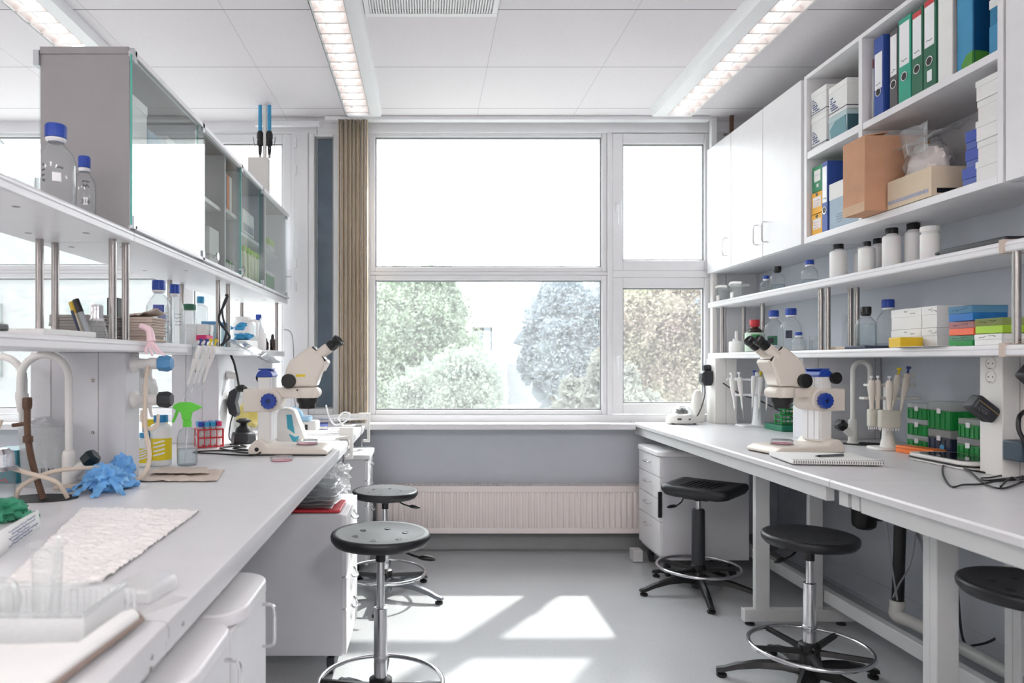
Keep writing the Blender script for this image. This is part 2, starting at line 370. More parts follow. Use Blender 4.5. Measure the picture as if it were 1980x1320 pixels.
# mullions and transoms between the frames
t = MB(); Y0, Y1 = YW+.004, YW+.11
for xa, xb in ((1175, 1185), (714, 716), (656, 715), (563, 595), (345, 354), (-330, -300), (1383, 1404)): t.box(wx(xa), wx(xb), Y0, Y1, wz(803), wz(262)+.03)
t.box(wx(-300), wx(345), YW+.01, YW+.1, wz(527), wz(522)).box(wx(716), wx(1175), YW+.01, YW+.1, wz(531), wz(525)).box(wx(1185), wx(1383), YW+.005, YW+.1, wz(536), wz(523)).box(wx(354), wx(563), YW+.005, YW+.1, wz(534), wz(523))
t.box(wx(-300), wx(1404), Y0-.005, Y1+.002, zs-.03, wz(802)).box(wx(-300), wx(1404), Y0+.01, Y1, wz(257), wz(240))
struct('trim_3', t, 'pvc', bevel=.003)
hg = MB()
for y in (268, 320, 500, 545): hg.cyl((wx(572), YW-.008, wz(y+18)), (wx(572), YW-.008, wz(y)), .008, n=10)
hg.tube([(wx(570), YW-.01, wz(268)), (wx(570), YW-.01, wz(545))], .003, n=6)
struct('trim_4', hg, 'pvc')

# ---------------------------------------------------------------- outside
gm = mat('hazy ground', '9a9c97', .9, vary=.1, scale=.3)
struct('ground', MB().box(-80, 80, 5.2, 150, -4.3, -4.2), gm, smooth=False)
bl = thing('low_building', 'low pale flat-roofed annex below the window between the trees', 'building', (1.0, 26, -4.2))
build('wall', MB().box(-5, 7, -3, 9, 0, 3.0), mat('pale render', '757984', .9), bl, smooth=False)
build('roof', MB().box(-5.2, 7.2, -3.2, 9.2, 3.0, 3.25), mat('pale roof sheet', '7c808c', .8), bl, smooth=False)
bt = thing('distant_building', 'distant pale block with small roof tower seen between the two trees', 'building', (5.9, 70, -4.2))
build('wall', MB().box(-2.6, 2.2, 0, 10, 0, 6.6).box(2.2, 8, 2, 10, 0, 5.2), mat('far render', '707478', .9), bt, smooth=False)
build('roof_tower', MB().box(-1.2, 0, 2, 3, 6.6, 9.0).box(0.7, .9, 2, 3, 6.6, 9.0).box(-1.2, .9, 2, 3, 8.6, 9.0), mat('far grey', '4c565c', .9), bt, smooth=False)
for k in range(3): build('window', MB().box(-2.2+1.4*k, -1.3+1.4*k, -.1, .1, 4.6, 5.8), mat('far window', '6f7d88', .5), bt, smooth=False)
bw = thing('apartment_building', 'very pale building with tall windows seen through the left windows', 'building', (-15.5, 21, -4.2))
build('wall', MB().box(-16, 9.2, 0, 8, 0, 11), mat('pale facade', '626464', .9), bw, smooth=False)
for i, (x, z) in enumerate([(x, z) for x in (-8.5, -5, -1.5, 2.0, 5.5) for z in (1.4, 5.0)]):
    w_ = build('window', MB().box(x-.75, x+.75, -.12, .02, z, z+2.2), mat('facade window', '465250', .3), bw, smooth=False)
    build('sash_bar', MB().box(x-.04, x+.04, -.16, -.12, z, z+2.2).box(x-.75, x+.75, -.16, -.12, z+1.2, z+1.28), 'paper', w_, smooth=False)

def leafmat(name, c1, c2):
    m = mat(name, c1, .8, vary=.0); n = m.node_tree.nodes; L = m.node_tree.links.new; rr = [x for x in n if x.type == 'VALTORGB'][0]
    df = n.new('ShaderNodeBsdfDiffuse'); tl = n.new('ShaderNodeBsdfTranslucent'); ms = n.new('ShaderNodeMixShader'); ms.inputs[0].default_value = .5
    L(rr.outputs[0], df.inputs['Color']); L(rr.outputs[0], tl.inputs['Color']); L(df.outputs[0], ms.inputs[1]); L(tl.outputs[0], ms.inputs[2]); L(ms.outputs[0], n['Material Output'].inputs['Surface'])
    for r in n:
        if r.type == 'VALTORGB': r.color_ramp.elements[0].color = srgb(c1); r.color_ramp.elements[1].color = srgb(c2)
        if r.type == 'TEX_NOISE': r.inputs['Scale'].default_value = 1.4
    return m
def tree(label, base, blobs, nleaf, size, mm, seed, name='tree', dense=True):
    rnd = random.Random(seed); t = thing(name, label, 'tree', base)
    b = MB()
    more = []
    for q in blobs:
        for i in range(7):
            a, e, s = rnd.uniform(0, 2*pi), rnd.uniform(-.6, 1.3), rnd.uniform(.28, .5)
            more.append((q[0]+q[3]*.95*cos(a)*cos(e), q[1]+q[3]*.5*sin(a)*cos(e), q[2]+q[4]*.95*sin(e), q[3]*s, q[4]*s*rnd.uniform(.7, 1.5)))
    core = list(blobs) if dense else []; blobs = list(blobs)+more
    tot = sum(q[3]*q[4] for q in blobs)
    for (x, y, z, rx, rz) in blobs:
        for i in range(int(nleaf*rx*rz/tot)):
            d = Vector((rnd.gauss(0, 1), rnd.gauss(0, 1), rnd.gauss(0, 1))).normalized()
            k = (rnd.random()**.4)*(1+.25*noise.noise(d*3+Vector((seed, x, z))))
            p = Vector((x+d.x*rx*k, y+d.y*rx*k, z+d.z*rz*k)); a = Vector((rnd.gauss(0, 1), rnd.gauss(0, 1), rnd.gauss(0, 1))).normalized(); c = a.orthogonal().normalized(); s = size*(.5+rnd.random())
            b.fc([b.V(p-a*s), b.V(p+c*s*.6), b.V(p+a*s), b.V(p-c*s*.6)])
    for j, q in enumerate(core): b.ball((q[0], q[1]+.35*q[3], q[2]), 1, 26, 16, (q[3]*.78, q[3]*.6, q[4]*.78), lump=.8, seed=seed+j)
    build('foliage', b, mm, t, smooth=False)
    tr = MB(); zt = max(q[2] for q in blobs)
    tr.tube([(0, 0, 0), (.1, .05, zt*.5), (-.05, 0, zt*.95)], lambda u: .18*(1-.7*u), 8)
    for k, q in enumerate(core): tr.tube([(0, 0, max(.5, q[2]*.5)), (q[0]*.5, q[1]*.5, q[2]*.8), (q[0], q[1], q[2])], lambda u: .07*(1-.6*u), 6)
    build('trunk', tr, mat('pale bark', '8d867c', .9), t)
    return t
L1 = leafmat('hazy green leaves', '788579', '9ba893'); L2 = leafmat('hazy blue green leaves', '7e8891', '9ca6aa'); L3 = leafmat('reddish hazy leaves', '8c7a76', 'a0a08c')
def tb(px, py, Y, r, rz=None):  # blob of crown centred where (px,py) is seen at depth Y
    p = at(px, py, Y); return (p.x, 0, p.z+4.2, r, rz or r)
def mk(label, pxb, Y, blobs, nl, sz, mm, seed, name='tree'):
    bx = at(pxb, 698, Y).x
    return tree(label, (bx, Y, -4.2), [(q[0]-bx, random.Random(seed+i).uniform(-.8, .8), q[2], q[3], q[4]) for i, q in enumerate(blobs)], nl, sz, mm, seed, name, nl > 2000)
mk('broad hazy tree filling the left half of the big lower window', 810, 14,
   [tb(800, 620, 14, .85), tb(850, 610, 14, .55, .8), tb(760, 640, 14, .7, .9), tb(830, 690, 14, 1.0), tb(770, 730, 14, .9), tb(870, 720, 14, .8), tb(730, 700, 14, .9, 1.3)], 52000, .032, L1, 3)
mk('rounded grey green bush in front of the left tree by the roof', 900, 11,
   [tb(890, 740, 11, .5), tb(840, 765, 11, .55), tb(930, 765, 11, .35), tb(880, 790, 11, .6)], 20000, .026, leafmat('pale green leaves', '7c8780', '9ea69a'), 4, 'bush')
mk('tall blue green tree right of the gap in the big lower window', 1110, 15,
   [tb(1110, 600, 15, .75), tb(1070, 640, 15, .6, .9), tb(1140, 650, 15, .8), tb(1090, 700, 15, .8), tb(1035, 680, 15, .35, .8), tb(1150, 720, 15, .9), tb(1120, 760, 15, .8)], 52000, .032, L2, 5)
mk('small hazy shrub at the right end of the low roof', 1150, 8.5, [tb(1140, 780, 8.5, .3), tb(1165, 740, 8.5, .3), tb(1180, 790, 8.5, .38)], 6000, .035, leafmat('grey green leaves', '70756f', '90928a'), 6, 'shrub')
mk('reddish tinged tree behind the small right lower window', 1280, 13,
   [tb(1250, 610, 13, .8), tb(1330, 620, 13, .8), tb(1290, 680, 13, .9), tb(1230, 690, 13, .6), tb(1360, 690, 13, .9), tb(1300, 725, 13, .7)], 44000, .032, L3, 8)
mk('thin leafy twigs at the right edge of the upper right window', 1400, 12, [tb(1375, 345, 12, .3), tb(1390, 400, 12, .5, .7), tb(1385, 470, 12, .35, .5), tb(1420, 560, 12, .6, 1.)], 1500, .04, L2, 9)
# ================================================================ FIXTURES
# radiator
rd = thing('radiator', 'long white panel radiator on the wall below the window', 'radiator', (0, 0, 0))
x0, x1, z0, z1 = -.335, 1.42, .14, .452
k = MB(); prof = []; nfl = 44; pw = (x1-x0-.09)/nfl
for i in range(nfl):
    a = x0+.045+i*pw
    prof += [(a, 4.575), (a+pw*.3, 4.575), (a+pw*.42, 4.585), (a+pw*.72, 4.585), (a+pw*.85, 4.575)]
prof = [(x0+.012, 4.575)]+prof+[(x1-.012, 4.575), (x1, 4.59), (x1, 4.66), (x0, 4.66), (x0, 4.59)]
k.prism(prof, z0+.035, z1-.04)
k.box(x0+.005, x1-.005, 4.574, 4.66, z0, z0+.036).box(x0+.005, x1-.005, 4.574, 4.66, z1-.041, z1-.012)
build('panel', k, 'heat', rd, bevel=.003)
k = MB(); 
for i in range(117): k.box(x0+.01+i*.0149, x0+.018+i*.0149, 4.58, 4.66, z1-.012, z1)
k.box(x0, x1, 4.572, 4.579, z1-.02, z1).box(x0, x1, 4.66, 4.665, z1-.02, z1)
build('top_grille', k, 'heat', rd, smooth=False)
for x in (x0+.2, x1-.24): build('wall_bracket', MB().box(x, x+.04, 4.66, YW-.001, .2, .4), 'heat', rd, smooth=False)

# vertical blind, drawn together
vb = thing('vertical_blind', 'beige vertical blind drawn together between the windows', 'blind', (0, 0, 0))
ya = YW-.09
nsl = 15
for i in range(nsl):
    xa = wx(659)+i*(wx(712)-wx(659))/(nsl-1); k = MB()
    k.grid(lambda u, v: (xa+.007*sin(v*pi)+.004*(i % 2), ya-.045+.075*v+.004*(i % 3), .868+u*(wz(243)-.868)), 1, 6)
    build('slat', k, 'beige', vb, solid=.0018)
build('head_rail', MB().box(wx(633), wx(1360), ya-.03, ya+.03, wz(243), wz(236)), 'pvc', vb, bevel=.003)
k = MB().tube([(wx(617), ya, wz(262)), (wx(617), ya, wz(770))], .004, 8)
k.tube([(wx(617), ya, wz(262)), (wx(615), ya, wz(240))], .003, 6); build('control_wand', k, 'clearp', vb)
k = MB().box(wx(500), wx(623), ya-.02, ya+.02, wz(253), wz(244)); build('rail_end', k, 'pvc', vb, bevel=.003)

# ceiling luminaires: white housing, mirror louvre, cross blades and tubes
def luminaire(label, xl, side, y1=4.45, y0=-2.6):
    t = thing('ceiling_lamp', label, 'lamp', (xl, 0, CEIL), group=None)
    w_ = .15; zb = -.045
    xa, xb = (-.115, w_+.02) if side < 0 else (-.02, w_+.078)
    k = MB(); k.prism([(xa, 0), (xa+.012, zb*.7), (xa+.03, zb), (-.004, zb), (-.004, -.002), (w_+.004, -.002), (w_+.004, zb), (xb-.01, zb), (xb, zb*.6), (xb, 0)], y0, y1+.02, 'y')
    k.box(-.004, w_+.004, y1, y1+.02, zb, 0); build('housing', k, 'pvc', t)
    k = MB(); n_ = 10
    for s in (0, 1):
        pts = [(.0, zb), (.012, zb*.7), (.03, -.012), (.032, -.008), (-.003, -.008), (-.003, zb)]
        if s: pts = [(w_-p[0], p[1]) for p in pts]
        k.prism(pts, y0, y1, 'y')
    build('reflector', k, mat('mirror louvre', 'e3dad8', .45, .3, vary=.01), t)
    bl_ = mat('louvre blade', 'ebe4e1', .4, .2, vary=.01)
    y = y1-.06
    while y > .9:
        k = MB(); k.prism([(y-.006, zb), (y+.006, zb), (y+.002, -.02), (y-.002, -.02)], .004, w_-.004, 'x'); build('louvre_blade', k, bl_, t, smooth=False); y -= .105
    k = MB(); k.cyl((w_*.5, y0+.02, -.018), (w_*.5, y1-.03, -.018), .017, n=14); build('lamp_tube', k, MATS.get('fluorescent tube') or emis('fluorescent tube', 'fffcfa', 1.8), t)
    return t
luminaire('louvred ceiling lamp above the left bench, cut by the photo corner', -1.848, 1)
luminaire('louvred ceiling lamp pointing at the beige blind', -.514, 1)
luminaire('louvred ceiling lamp nearest the right wall cabinets', 1.535, -1)

for x in (-3.2, -1.0, 1.0):      # added fill lamps, unseen behind the camera, brightening surfaces that face it
    t = thing('ceiling_lamp', 'added unseen fill lamp on the ceiling behind the camera', 'lamp', (x, -1.6, CEIL), group='added fill lamps behind the camera')
    build('housing', MB().box(-.3, .3, -.62, .62, -.05, 0), 'pvc', t, bevel=.004)
    build('diffuser', MB().box(-.28, .28, -.6, .6, -.056, -.051), MATS.get('fill lamp diffuser') or emis('fill lamp diffuser', 'fbf4f2', 21), t, smooth=False)
av = thing('ceiling_vent', 'slotted air vent set in the ceiling at the top of the photo', 'vent', (0, 0, CEIL))
build('frame', MB().box(-.284, .324, 2.64, 2.67, -.012, 0).box(-.284, .324, 3.214, 3.244, -.012, 0).box(-.284, -.26, 2.67, 3.214, -.012, 0).box(.3, .324, 2.67, 3.214, -.012, 0), 'pvc', av, bevel=.002)
k = MB()
for i in range(46): k.box(-.258+i*.0121, -.251+i*.0121, 2.67, 3.214, -.01, -.001)
build('grille', k, 'pvc', av, smooth=False)

# ================================================================ LEFT ISLAND
lb = thing('island_bench', 'long pale grey laboratory bench on the left', 'bench', (0, 0, 0))
ZT = .866; XF = -.401; XBK = -1.96
edge = lambda x: [(x-.012, ZT), (x-.003, ZT-.003), (x, ZT-.012), (x, ZT-.028), (x-.004, ZT-.03), (x-.004, ZT-.05), (x-.03, ZT-.052)]
def slab(y0, y1):
    pts = edge(XF)+[(XBK+.03, ZT-.052), (XBK, ZT-.02), (XBK+.01, ZT)]
    build('worktop', MB().prism(pts, y0, y1, 'y'), 'top', lb)
slab(-.6, 1.084); slab(1.088, 3.558); slab(3.562, 4.53)
k = MB()
for y in (-.4, .98, 3.3, 4.51):
    k.box(-1.9, -.5, y-.015, y+.015, .785, .812); k.box(-.95, -.9, y-.015, y+.015, .0, .76).box(-1.5, -1.45, y-.015, y+.015, 0, .76)
build('support_frame', k, 'frame', lb, bevel=.003)
k = MB(); k.box(-1.2, -1.17, -.5, 4.5, .1, .8); build('service_panel', k, 'panel', lb, smooth=False)
k = MB()
for y, z in ((1.02, .838), (1.15, .838), (1.02, .82)): k.cyl((XF-.002, y, z), (XF+.001, y, z), .004, n=10)
build('edge_screw', k, 'steel', lb)

ls = thing('reagent_shelf', 'white two-tier reagent shelf with steel posts over the island bench', 'shelf', (0, 0, 0))
def board(nm, par, x_front, x_back, y0, y1, zt, th, sgn=1, m='white'):
    """shelf board with a nosed front strip; sgn=+1: front faces +x"""
    f, s = x_front, sgn
    pts = [(f-.02*s, zt), (f-.006*s, zt-.001), (f, zt-.008), (f, zt-.014), (f-.003*s, zt-.016), (f, zt-.018), (f-.001*s, zt-th+.004), (f-.006*s, zt-th), (x_back, zt-th), (x_back, zt)]
    return build(nm, MB().prism(pts, y0, y1, 'y'), m, par)
for ya_, yb_ in ((-.4, 2.206), (2.21, 4.65)):
    board('shelf_board', ls, -.925, -1.245, ya_, yb_, 1.683, .037)
for ya_, yb_ in ((-.4, 2.758), (2.762, 4.65)):
    board('shelf_board', ls, -.945, -1.245, ya_, yb_, 1.338, .038)
for (px, Y, X) in ((0, 2.15, -.967), (0, 2.15, -1.192), (0, 2.226, -.96), (0, 2.226, -1.184), (0, 3.24, -.967), (0, 3.24, -1.192), (0, 3.40, -.967), (0, 3.40, -1.192), (0, 4.50, -.967), (0, 4.50, -1.192), (0, 1.0, -.967), (0, 1.0, -1.192)):
    build('post', MB().cyl((X, Y, 1.338), (X, Y, 1.646), .0115, n=24), 'steel', ls)
k = MB()
for y in (1.7, 2.05, 2.3, 2.9, 3.35, 4.3):
    for x in (-1.0, -1.17): k.cyl((x, y, 1.6455), (x, y, 1.648), .01, n=12)
build('screw_cap', k, 'greyp', ls)

# double-sided glass cabinet on the upper shelf
gc = thing('glass_cabinet', 'long display cabinet with sliding glass doors on the upper left shelf', 'cabinet', (0, 0, 0))
y0, y1, z0, z1 = 2.2, 4.64, 1.684, 2.259; xa, xb = -.937, -1.217
endm = mat('warm grey end panel', '949192', .5, vary=.02)
build('end_panel', MB().box(xb, xa, y0, y0+.019, z0, z1-.02), endm, gc, smooth=False)
build('top_panel', MB().box(xb, xa, y0-.004, y1, z1-.022, z1), endm, gc, smooth=False)
build('end_panel', MB().box(xb, xa, y1-.019, y1, z0, z1-.022), 'panel', gc, smooth=False)
for yy in (2.86, 3.28, 3.56, 4.1): build('divider', MB().box(xb+.01, xa-.012, yy, yy+.018, z0+.001, z1-.022), 'panel', gc, smooth=False)
for ya_, yb_, z in ((2.219, 2.86, 1.97), (2.878, 3.28, 1.97), (3.298, 3.56, 1.99), (3.578, 4.1, 1.93), (4.118, 4.62, 1.93)):
    build('inner_shelf', MB().box(xb+.02, xa-.03, ya_, yb_, z, z+.018), 'white', gc, smooth=False)
build('back_glass', MB().box(xb-.005, xb-.001, y0, y1, z0+.01, z1-.02), 'cabglass', gc, smooth=False)
doors = ((2.185, 2.9, .016), (2.84, 3.5, .008), (3.46, 3.95, .016), (3.9, 4.655, .008))
for (a, b_, dx) in doors:
    g = build('glass_door', MB().box(xa+dx-.005, xa+dx, a, b_, z0+.012, z1-.03), 'cabglass', gc, smooth=False)
    build('door_edge', MB().box(xa+dx-.0055, xa+dx+.0003, a-.003, a, z0+.012, z1-.03), 'gedge', g, smooth=False)
    for y in (a+.01, b_-.03):
        for z in (z0, z1-.05): build('glass_clamp', MB().box(xa+dx-.009, xa+dx+.006, y-.012, y+.014, z, z+.04), mat('clamp metal', 'b4b8bc', .3, .8), g, bevel=.002)
build('top_track', MB().box(xa, xa+.022, y0-.005, y1+.01, z1-.03, z1-.014), 'white', gc, smooth=False)
build('bottom_track', MB().box(xa, xa+.022, y0-.005, y1+.01, z0, z0+.012), 'white', gc, smooth=False)
build('rear_track', MB().box(xb-.018, xb, y0-.005, y1, z1-.03, z1-.014).box(xb-.018, xb, y0-.01, y0+.02, z1-.06, z1-.012), mat('clamp metal', 'b4b8bc', .3, .8), gc, smooth=False)
for yy in (3.0, 3.43):
    kn = MB().cyl((xa+.016, yy, z0+.035), (xa+.036, yy, z0+.035), .006, n=12); kn.cyl((xa+.036, yy, z0+.035), (xa+.042, yy, z0+.035), .017, n=20); build('door_knob', kn, 'chrome', gc)

# service columns under the lower shelf
def socket_face(par, X, y, z, s):      # round schuko socket on a plane X=const, s=+1 facing +x
    k = MB(); k.M = Matrix.Translation((X, y, z)) @ Matrix.Rotation(s*pi/2, 4, 'Y')
    k.lathe([(.0245, 0), (.0245, .003), (.022, .005), (.0195, .005), (.019, .0012), (0, .0012)], 28); o = build('socket', k, 'offw', par)
    k = MB(); k.M = Matrix.Translation((X, y, z)) @ Matrix.Rotation(s*pi/2, 4, 'Y')
    for a in (-1, 1): k.cyl((0, a*.0095, .0010), (0, a*.0095, .0018), .0024, n=8)
    k.box(-.0188, -.0165, -.007, .007, .001, .0048)
    build('socket_contact', k, 'dark', o)
def column(label, x0, x1, y0, y1, ztop, seams=(), screws=(), m='panel'):
    t = thing('service_column', label, 'column', ((x0+x1)/2, (y0+y1)/2, ZT)); ox, oy = (x0+x1)/2, (y0+y1)/2
    build('housing', MB().box(x0-ox, x1-ox, y0-oy, y1-oy, 0, ztop-ZT), m, t, bevel=.003)
    k = MB()
    for x in seams: k.box(x-ox-.001, x-ox+.001, y0-oy-.0012, y0-oy, 0, ztop-ZT)
    if seams: build('seam', k, 'greyp', t, smooth=False)
    k = MB()
    for x, z in screws: k.lathe([(0, -.0005), (.006, -.0005), (.006, .001), (.003, .0022), (0, .001)], 12, (x-ox, y0-oy, z-ZT), q=Matrix.Rotation(pi/2, 3, 'X'))
    if screws: build('screw', k, 'steel', t)
    return t, ox, oy
c1, ox, oy = column('grey service column with taps on its side, beside the blue glove', -1.34, -1.018, 2.36, 2.475, 1.3, (-1.27, -1.11), ((-1.128, 1.205), (-1.128, 1.03)))
c2, ox2, oy2 = column('grey service column with hanging adapter behind the left microscope', -1.25, -1.02, 3.42, 3.70, 1.3, (-1.18, -1.1), ((-1.13, 1.22), (-1.13, 1.05)))
column('grey service column at the window end of the island', -1.25, -1.02, 4.30, 4.62, 1.3)
for z in (1.2, 1.08): socket_face(c2, -1.02-ox2, .02, z-ZT, 1)

# white utility duct standing on the glass cabinet, two blue hoses to the ceiling
ud = thing('utility_duct', 'white utility duct rising behind the glass cabinet with two air lines', 'duct', (-1.06, 4.4, 2.26))
p = at(514, 306, 4.4)
build('duct_box', MB().box(-.06, .065, -.03, .03, -.0, p.z-2.26), 'offw', ud, bevel=.003)
for i, px in enumerate((503, 521)):
    b0 = at(px, 306, 4.4)-ud.location; top = CEIL-2.26; z = b0.z
    build('blue_hose', MB().cyl((b0.x, 0, z+.16), (b0.x, 0, top), .012, n=14), 'skyblue', ud, label='light blue air hose')
    build('coupling', MB().lathe([(.006, .02), (.009, .02), (.012, .05), (.012, .075), (.019, .08), (.02, .105), (.017, .115), (.021, .125), (.021, .15), (.014, .17), (0, .17)], 18, (b0.x, 0, z)), 'black', ud)
    k = MB().lathe([(.0, 0), (.008, 0), (.008, .05), (.011, .055), (.011, .08), (0, .08)], 16, (b0.x, 0, z))
    s = -1 if i == 0 else 1
    k.tube(catmull([(b0.x, -.01, z+.06), (b0.x+s*.03, -.012, z+.065), (b0.x+s*.04, -.012, z+.13)], 4), .003, 8); build('valve', k, 'steel', ud)
build('conduit', MB().cyl((at(512, 300, 4.4)-ud.location)[:2]+(p.z-2.26,), (at(513, 300, 4.4)-ud.location)[:2]+(CEIL-2.26,), .012, n=14), 'offw', ud)

# ---------------------------------------------------------------- under the left bench
def handle_bar(par, pts, r=.004): build('handle', MB().tube(catmull(pts, 6), r, 10), 'chrome', par)
def castor(par, x, y, zb):
    k = MB(); k.cyl((x-.012, y, .028-zb), (x+.012, y, .028-zb), .028, n=20); k.box(x-.016, x+.016, y-.012, y+.03, .03-zb, .062-zb); k.cyl((x, y+.012, .055-zb), (x, y+.012, .075-zb), .01, n=12)
    build('castor', k, 'dark', par, bevel=.002)
def pedestal(label, x_face, x_rear, y0, y1, zb, zt, hs, sgn, cap=False, lock=False, mm='panel', oval=False):
    """drawer pedestal; sgn=+1 front faces +x, -1 faces -x"""
    t = thing('drawer_pedestal', label, 'drawer unit', (x_face, (y0+y1)/2, zb)); oy = (y0+y1)/2; d = x_rear-x_face
    xs = sorted((0-.018*sgn, d)); build('carcass', MB().box(xs[0], xs[1], y0-oy, y1-oy, 0, zt-zb), mm, t, bevel=.002)
    z = zt-zb-.004
    for h in hs:
        k = MB().box(min(0, -.018*sgn), max(0, -.018*sgn), y0-oy+.002, y1-oy-.002, z-h+.004, z)
        dr = build('drawer', k, 'white', t, bevel=.002)
        yc, zc = 0, z-(.045 if h < .2 else .05)
        if oval: handle_bar(dr, [(0, yc-.05, zc+.012), (.012*sgn, yc-.047, zc-.004), (.026*sgn, yc, zc-.008), (.012*sgn, yc+.047, zc-.004), (0, yc+.05, zc+.012)])
        else: handle_bar(dr, [(0, yc-.048, zc), (.02*sgn, yc-.046, zc-.003), (.028*sgn, yc, zc-.004), (.02*sgn, yc+.046, zc-.003), (0, yc+.048, zc)])
        z -= h
    if cap:
        pts = rrect(abs(d)+.04, (y1-y0)+.03, .05); cx = d/2-.006*sgn
        build('top_board', MB().prism([(p[0]+cx, p[1]) for p in pts], zt-zb+.001, zt-zb+.031), 'white', t, bevel=.006)
    if lock: build('lock_bar', MB().box(-.03, -.004, y0-oy-.004, y0-oy+.012, zt-zb-.37, zt-zb-.22), 'black', t)
    for x in (d*.12, d*.85):
        for y in (y0-oy+.05, y1-oy-.05): castor(t, x, y, zb)
    return t
pedestal('grey drawer unit under the left bench with plastic sleeves on top', -.322, -.90, 2.80, 3.24, .088, .655, (.12, .13, .13, .18), 1, oval=True)
pedestal('white drawer unit under the far end of the left bench', -.345, -.93, 4.1, 4.48, .088, .69, (.12, .15, .15, .2), 1, cap=True, oval=True)
def door_unit(label, y0, y1, zt, far_handle=True):
    t = thing('base_cabinet', label, 'cabinet', (-.373, (y0+y1)/2, 0)); hw = (y1-y0)/2
    build('carcass', MB().box(-.56, -.019, -hw, hw, .10, zt-.028), 'panel', t, bevel=.002)
    build('plinth', MB().box(-.54, -.05, -hw+.01, hw-.01, 0, .10), 'dark', t, smooth=False)
    d = build('door', MB().box(-.018, 0, -hw+.001, hw-.001, .105, zt-.03), 'white', t, bevel=.002)
    yh = hw-.035
    handle_bar(d, [(0, yh, .718), (.012, yh, .718), (.024, yh, .714), (.028, yh, .70), (.028, yh, .67), (.028, yh, .64), (.024, yh, .627), (.012, yh, .624), (0, yh, .624)])
    pts = [(p[0]-.28+.005, p[1]) for p in rrect(.58, 2*hw-.004, .07, 8)]
    build('top_board', MB().prism(pts, zt-.028, zt), 'white', t, bevel=.004)
    return t
door_unit('small white base cabinet with rounded top, nearer the window of the two', 1.335, 1.62, .782)
door_unit('small white base cabinet with rounded top, nearest the camera', 1.03, 1.325, .782)

# ================================================================ RIGHT SIDE
rb = thing('lab_bench', 'long pale grey laboratory bench on the right, joined of two tables', 'bench', (0, 0, 0))
XE = 1.37
def slab2(y0, y1): build('worktop', MB().prism([(XE+.006, ZT), (XE, ZT-.006), (XE, ZT-.024), (XE+.005, ZT-.028), (XR-.005, ZT-.028), (XR-.005, ZT)], y0, y1, 'y'), 'top', rb)
slab2(-.3, 2.375); slab2(2.379, 4.698)
for ya_, yb_ in ((-.2, 2.235), (2.43, 4.68)):
    build('apron', MB().box(XE+.02, XE+.05, ya_, yb_, ZT-.082, ZT-.028), 'frame', rb, bevel=.002)
    build('apron', MB().box(2.10, 2.14, ya_, yb_, ZT-.082, ZT-.028), 'frame', rb, bevel=.002)
build('joint_bracket', MB().box(XE+.024, XE+.05, 2.25, 2.29, ZT-.08, ZT-.028).box(XE+.024, XE+.05, 2.31, 2.36, ZT-.08, ZT-.028), 'frame', rb, smooth=False)
def cleg(y, mirror=1):
    k = MB(); k.box(1.58, 1.65, y-.015, y+.015, .03, ZT-.082).box(1.84, 1.905, y-.015, y+.015, .06, ZT-.082)
    k.box(1.585, 1.60, y-.014, y+.014, ZT-.13, ZT-.04)
    build('leg_frame', k, 'frame', rb, bevel=.003)
    build('foot', MB().box(1.525, 2.06, y-.02, y+.02, .018, .078), 'frame', rb, bevel=.004)
    k = MB()
    for x in (1.56, 2.0): k.cyl((x, y, 0), (x, y, .008), .022, n=16); k.cyl((x, y, .008), (x, y, .02), .008, n=10)
    build('levelling_foot', k, 'dark', rb)
    k = MB().box(1.42, 2.12, y-.014, y+.014, ZT-.08, ZT-.032); build('cross_beam', k, 'frame', rb, smooth=False)
for y in (3.37, 2.21, 2.178, .4, 4.535): cleg(y)
for ya_, yb_ in ((-.2, 2.16), (2.22, 4.56)): build('rear_rail', MB().box(1.91, 1.95, ya_, yb_, .112, .172), 'frame', rb, bevel=.003)

rs = thing('reagent_shelf', 'white two-tier reagent shelf with steel posts over the right bench', 'shelf', (0, 0, 0))
for ya_, yb_ in ((-.3, 2.284), (2.288, 4.68)):
    for zt_ in (1.662, 1.324): board('shelf_board', rs, 1.885, 2.19, ya_, yb_, zt_, .037, -1)
for X, Y in ((1.925, 3.41), (1.93, 3.36), (2.07, 3.41), (2.07, 3.36), (1.905, 2.255), (2.07, 2.255), (1.93, 4.56), (2.07, 4.56), (2.07, 4.3), (1.93, .6)):
    build('post', MB().cyl((X, Y, 1.324), (X, Y, 1.625), .0125, n=24), 'steel', rs)
build('end_panel', MB().box(1.9, 1.93, 4.64, 4.68, 1.324, 1.625).box(1.9, 1.93, 4.64, 4.68, 1.662, 1.86), 'offw', rs)
for z in (1.622, 1.284): build('cable_tie', MB().box(1.88, 2.1, 2.276, 2.296, z, z+.046), 'kraft', rs, bevel=.002)
for y in (3.9, 3.0, 2.7): build('wall_strut', MB().box(2.19, 2.22, y, y+.02, 1.29, 1.32).box(2.19, 2.22, y, y+.02, 1.63, 1.66), 'frame', rs, smooth=False)

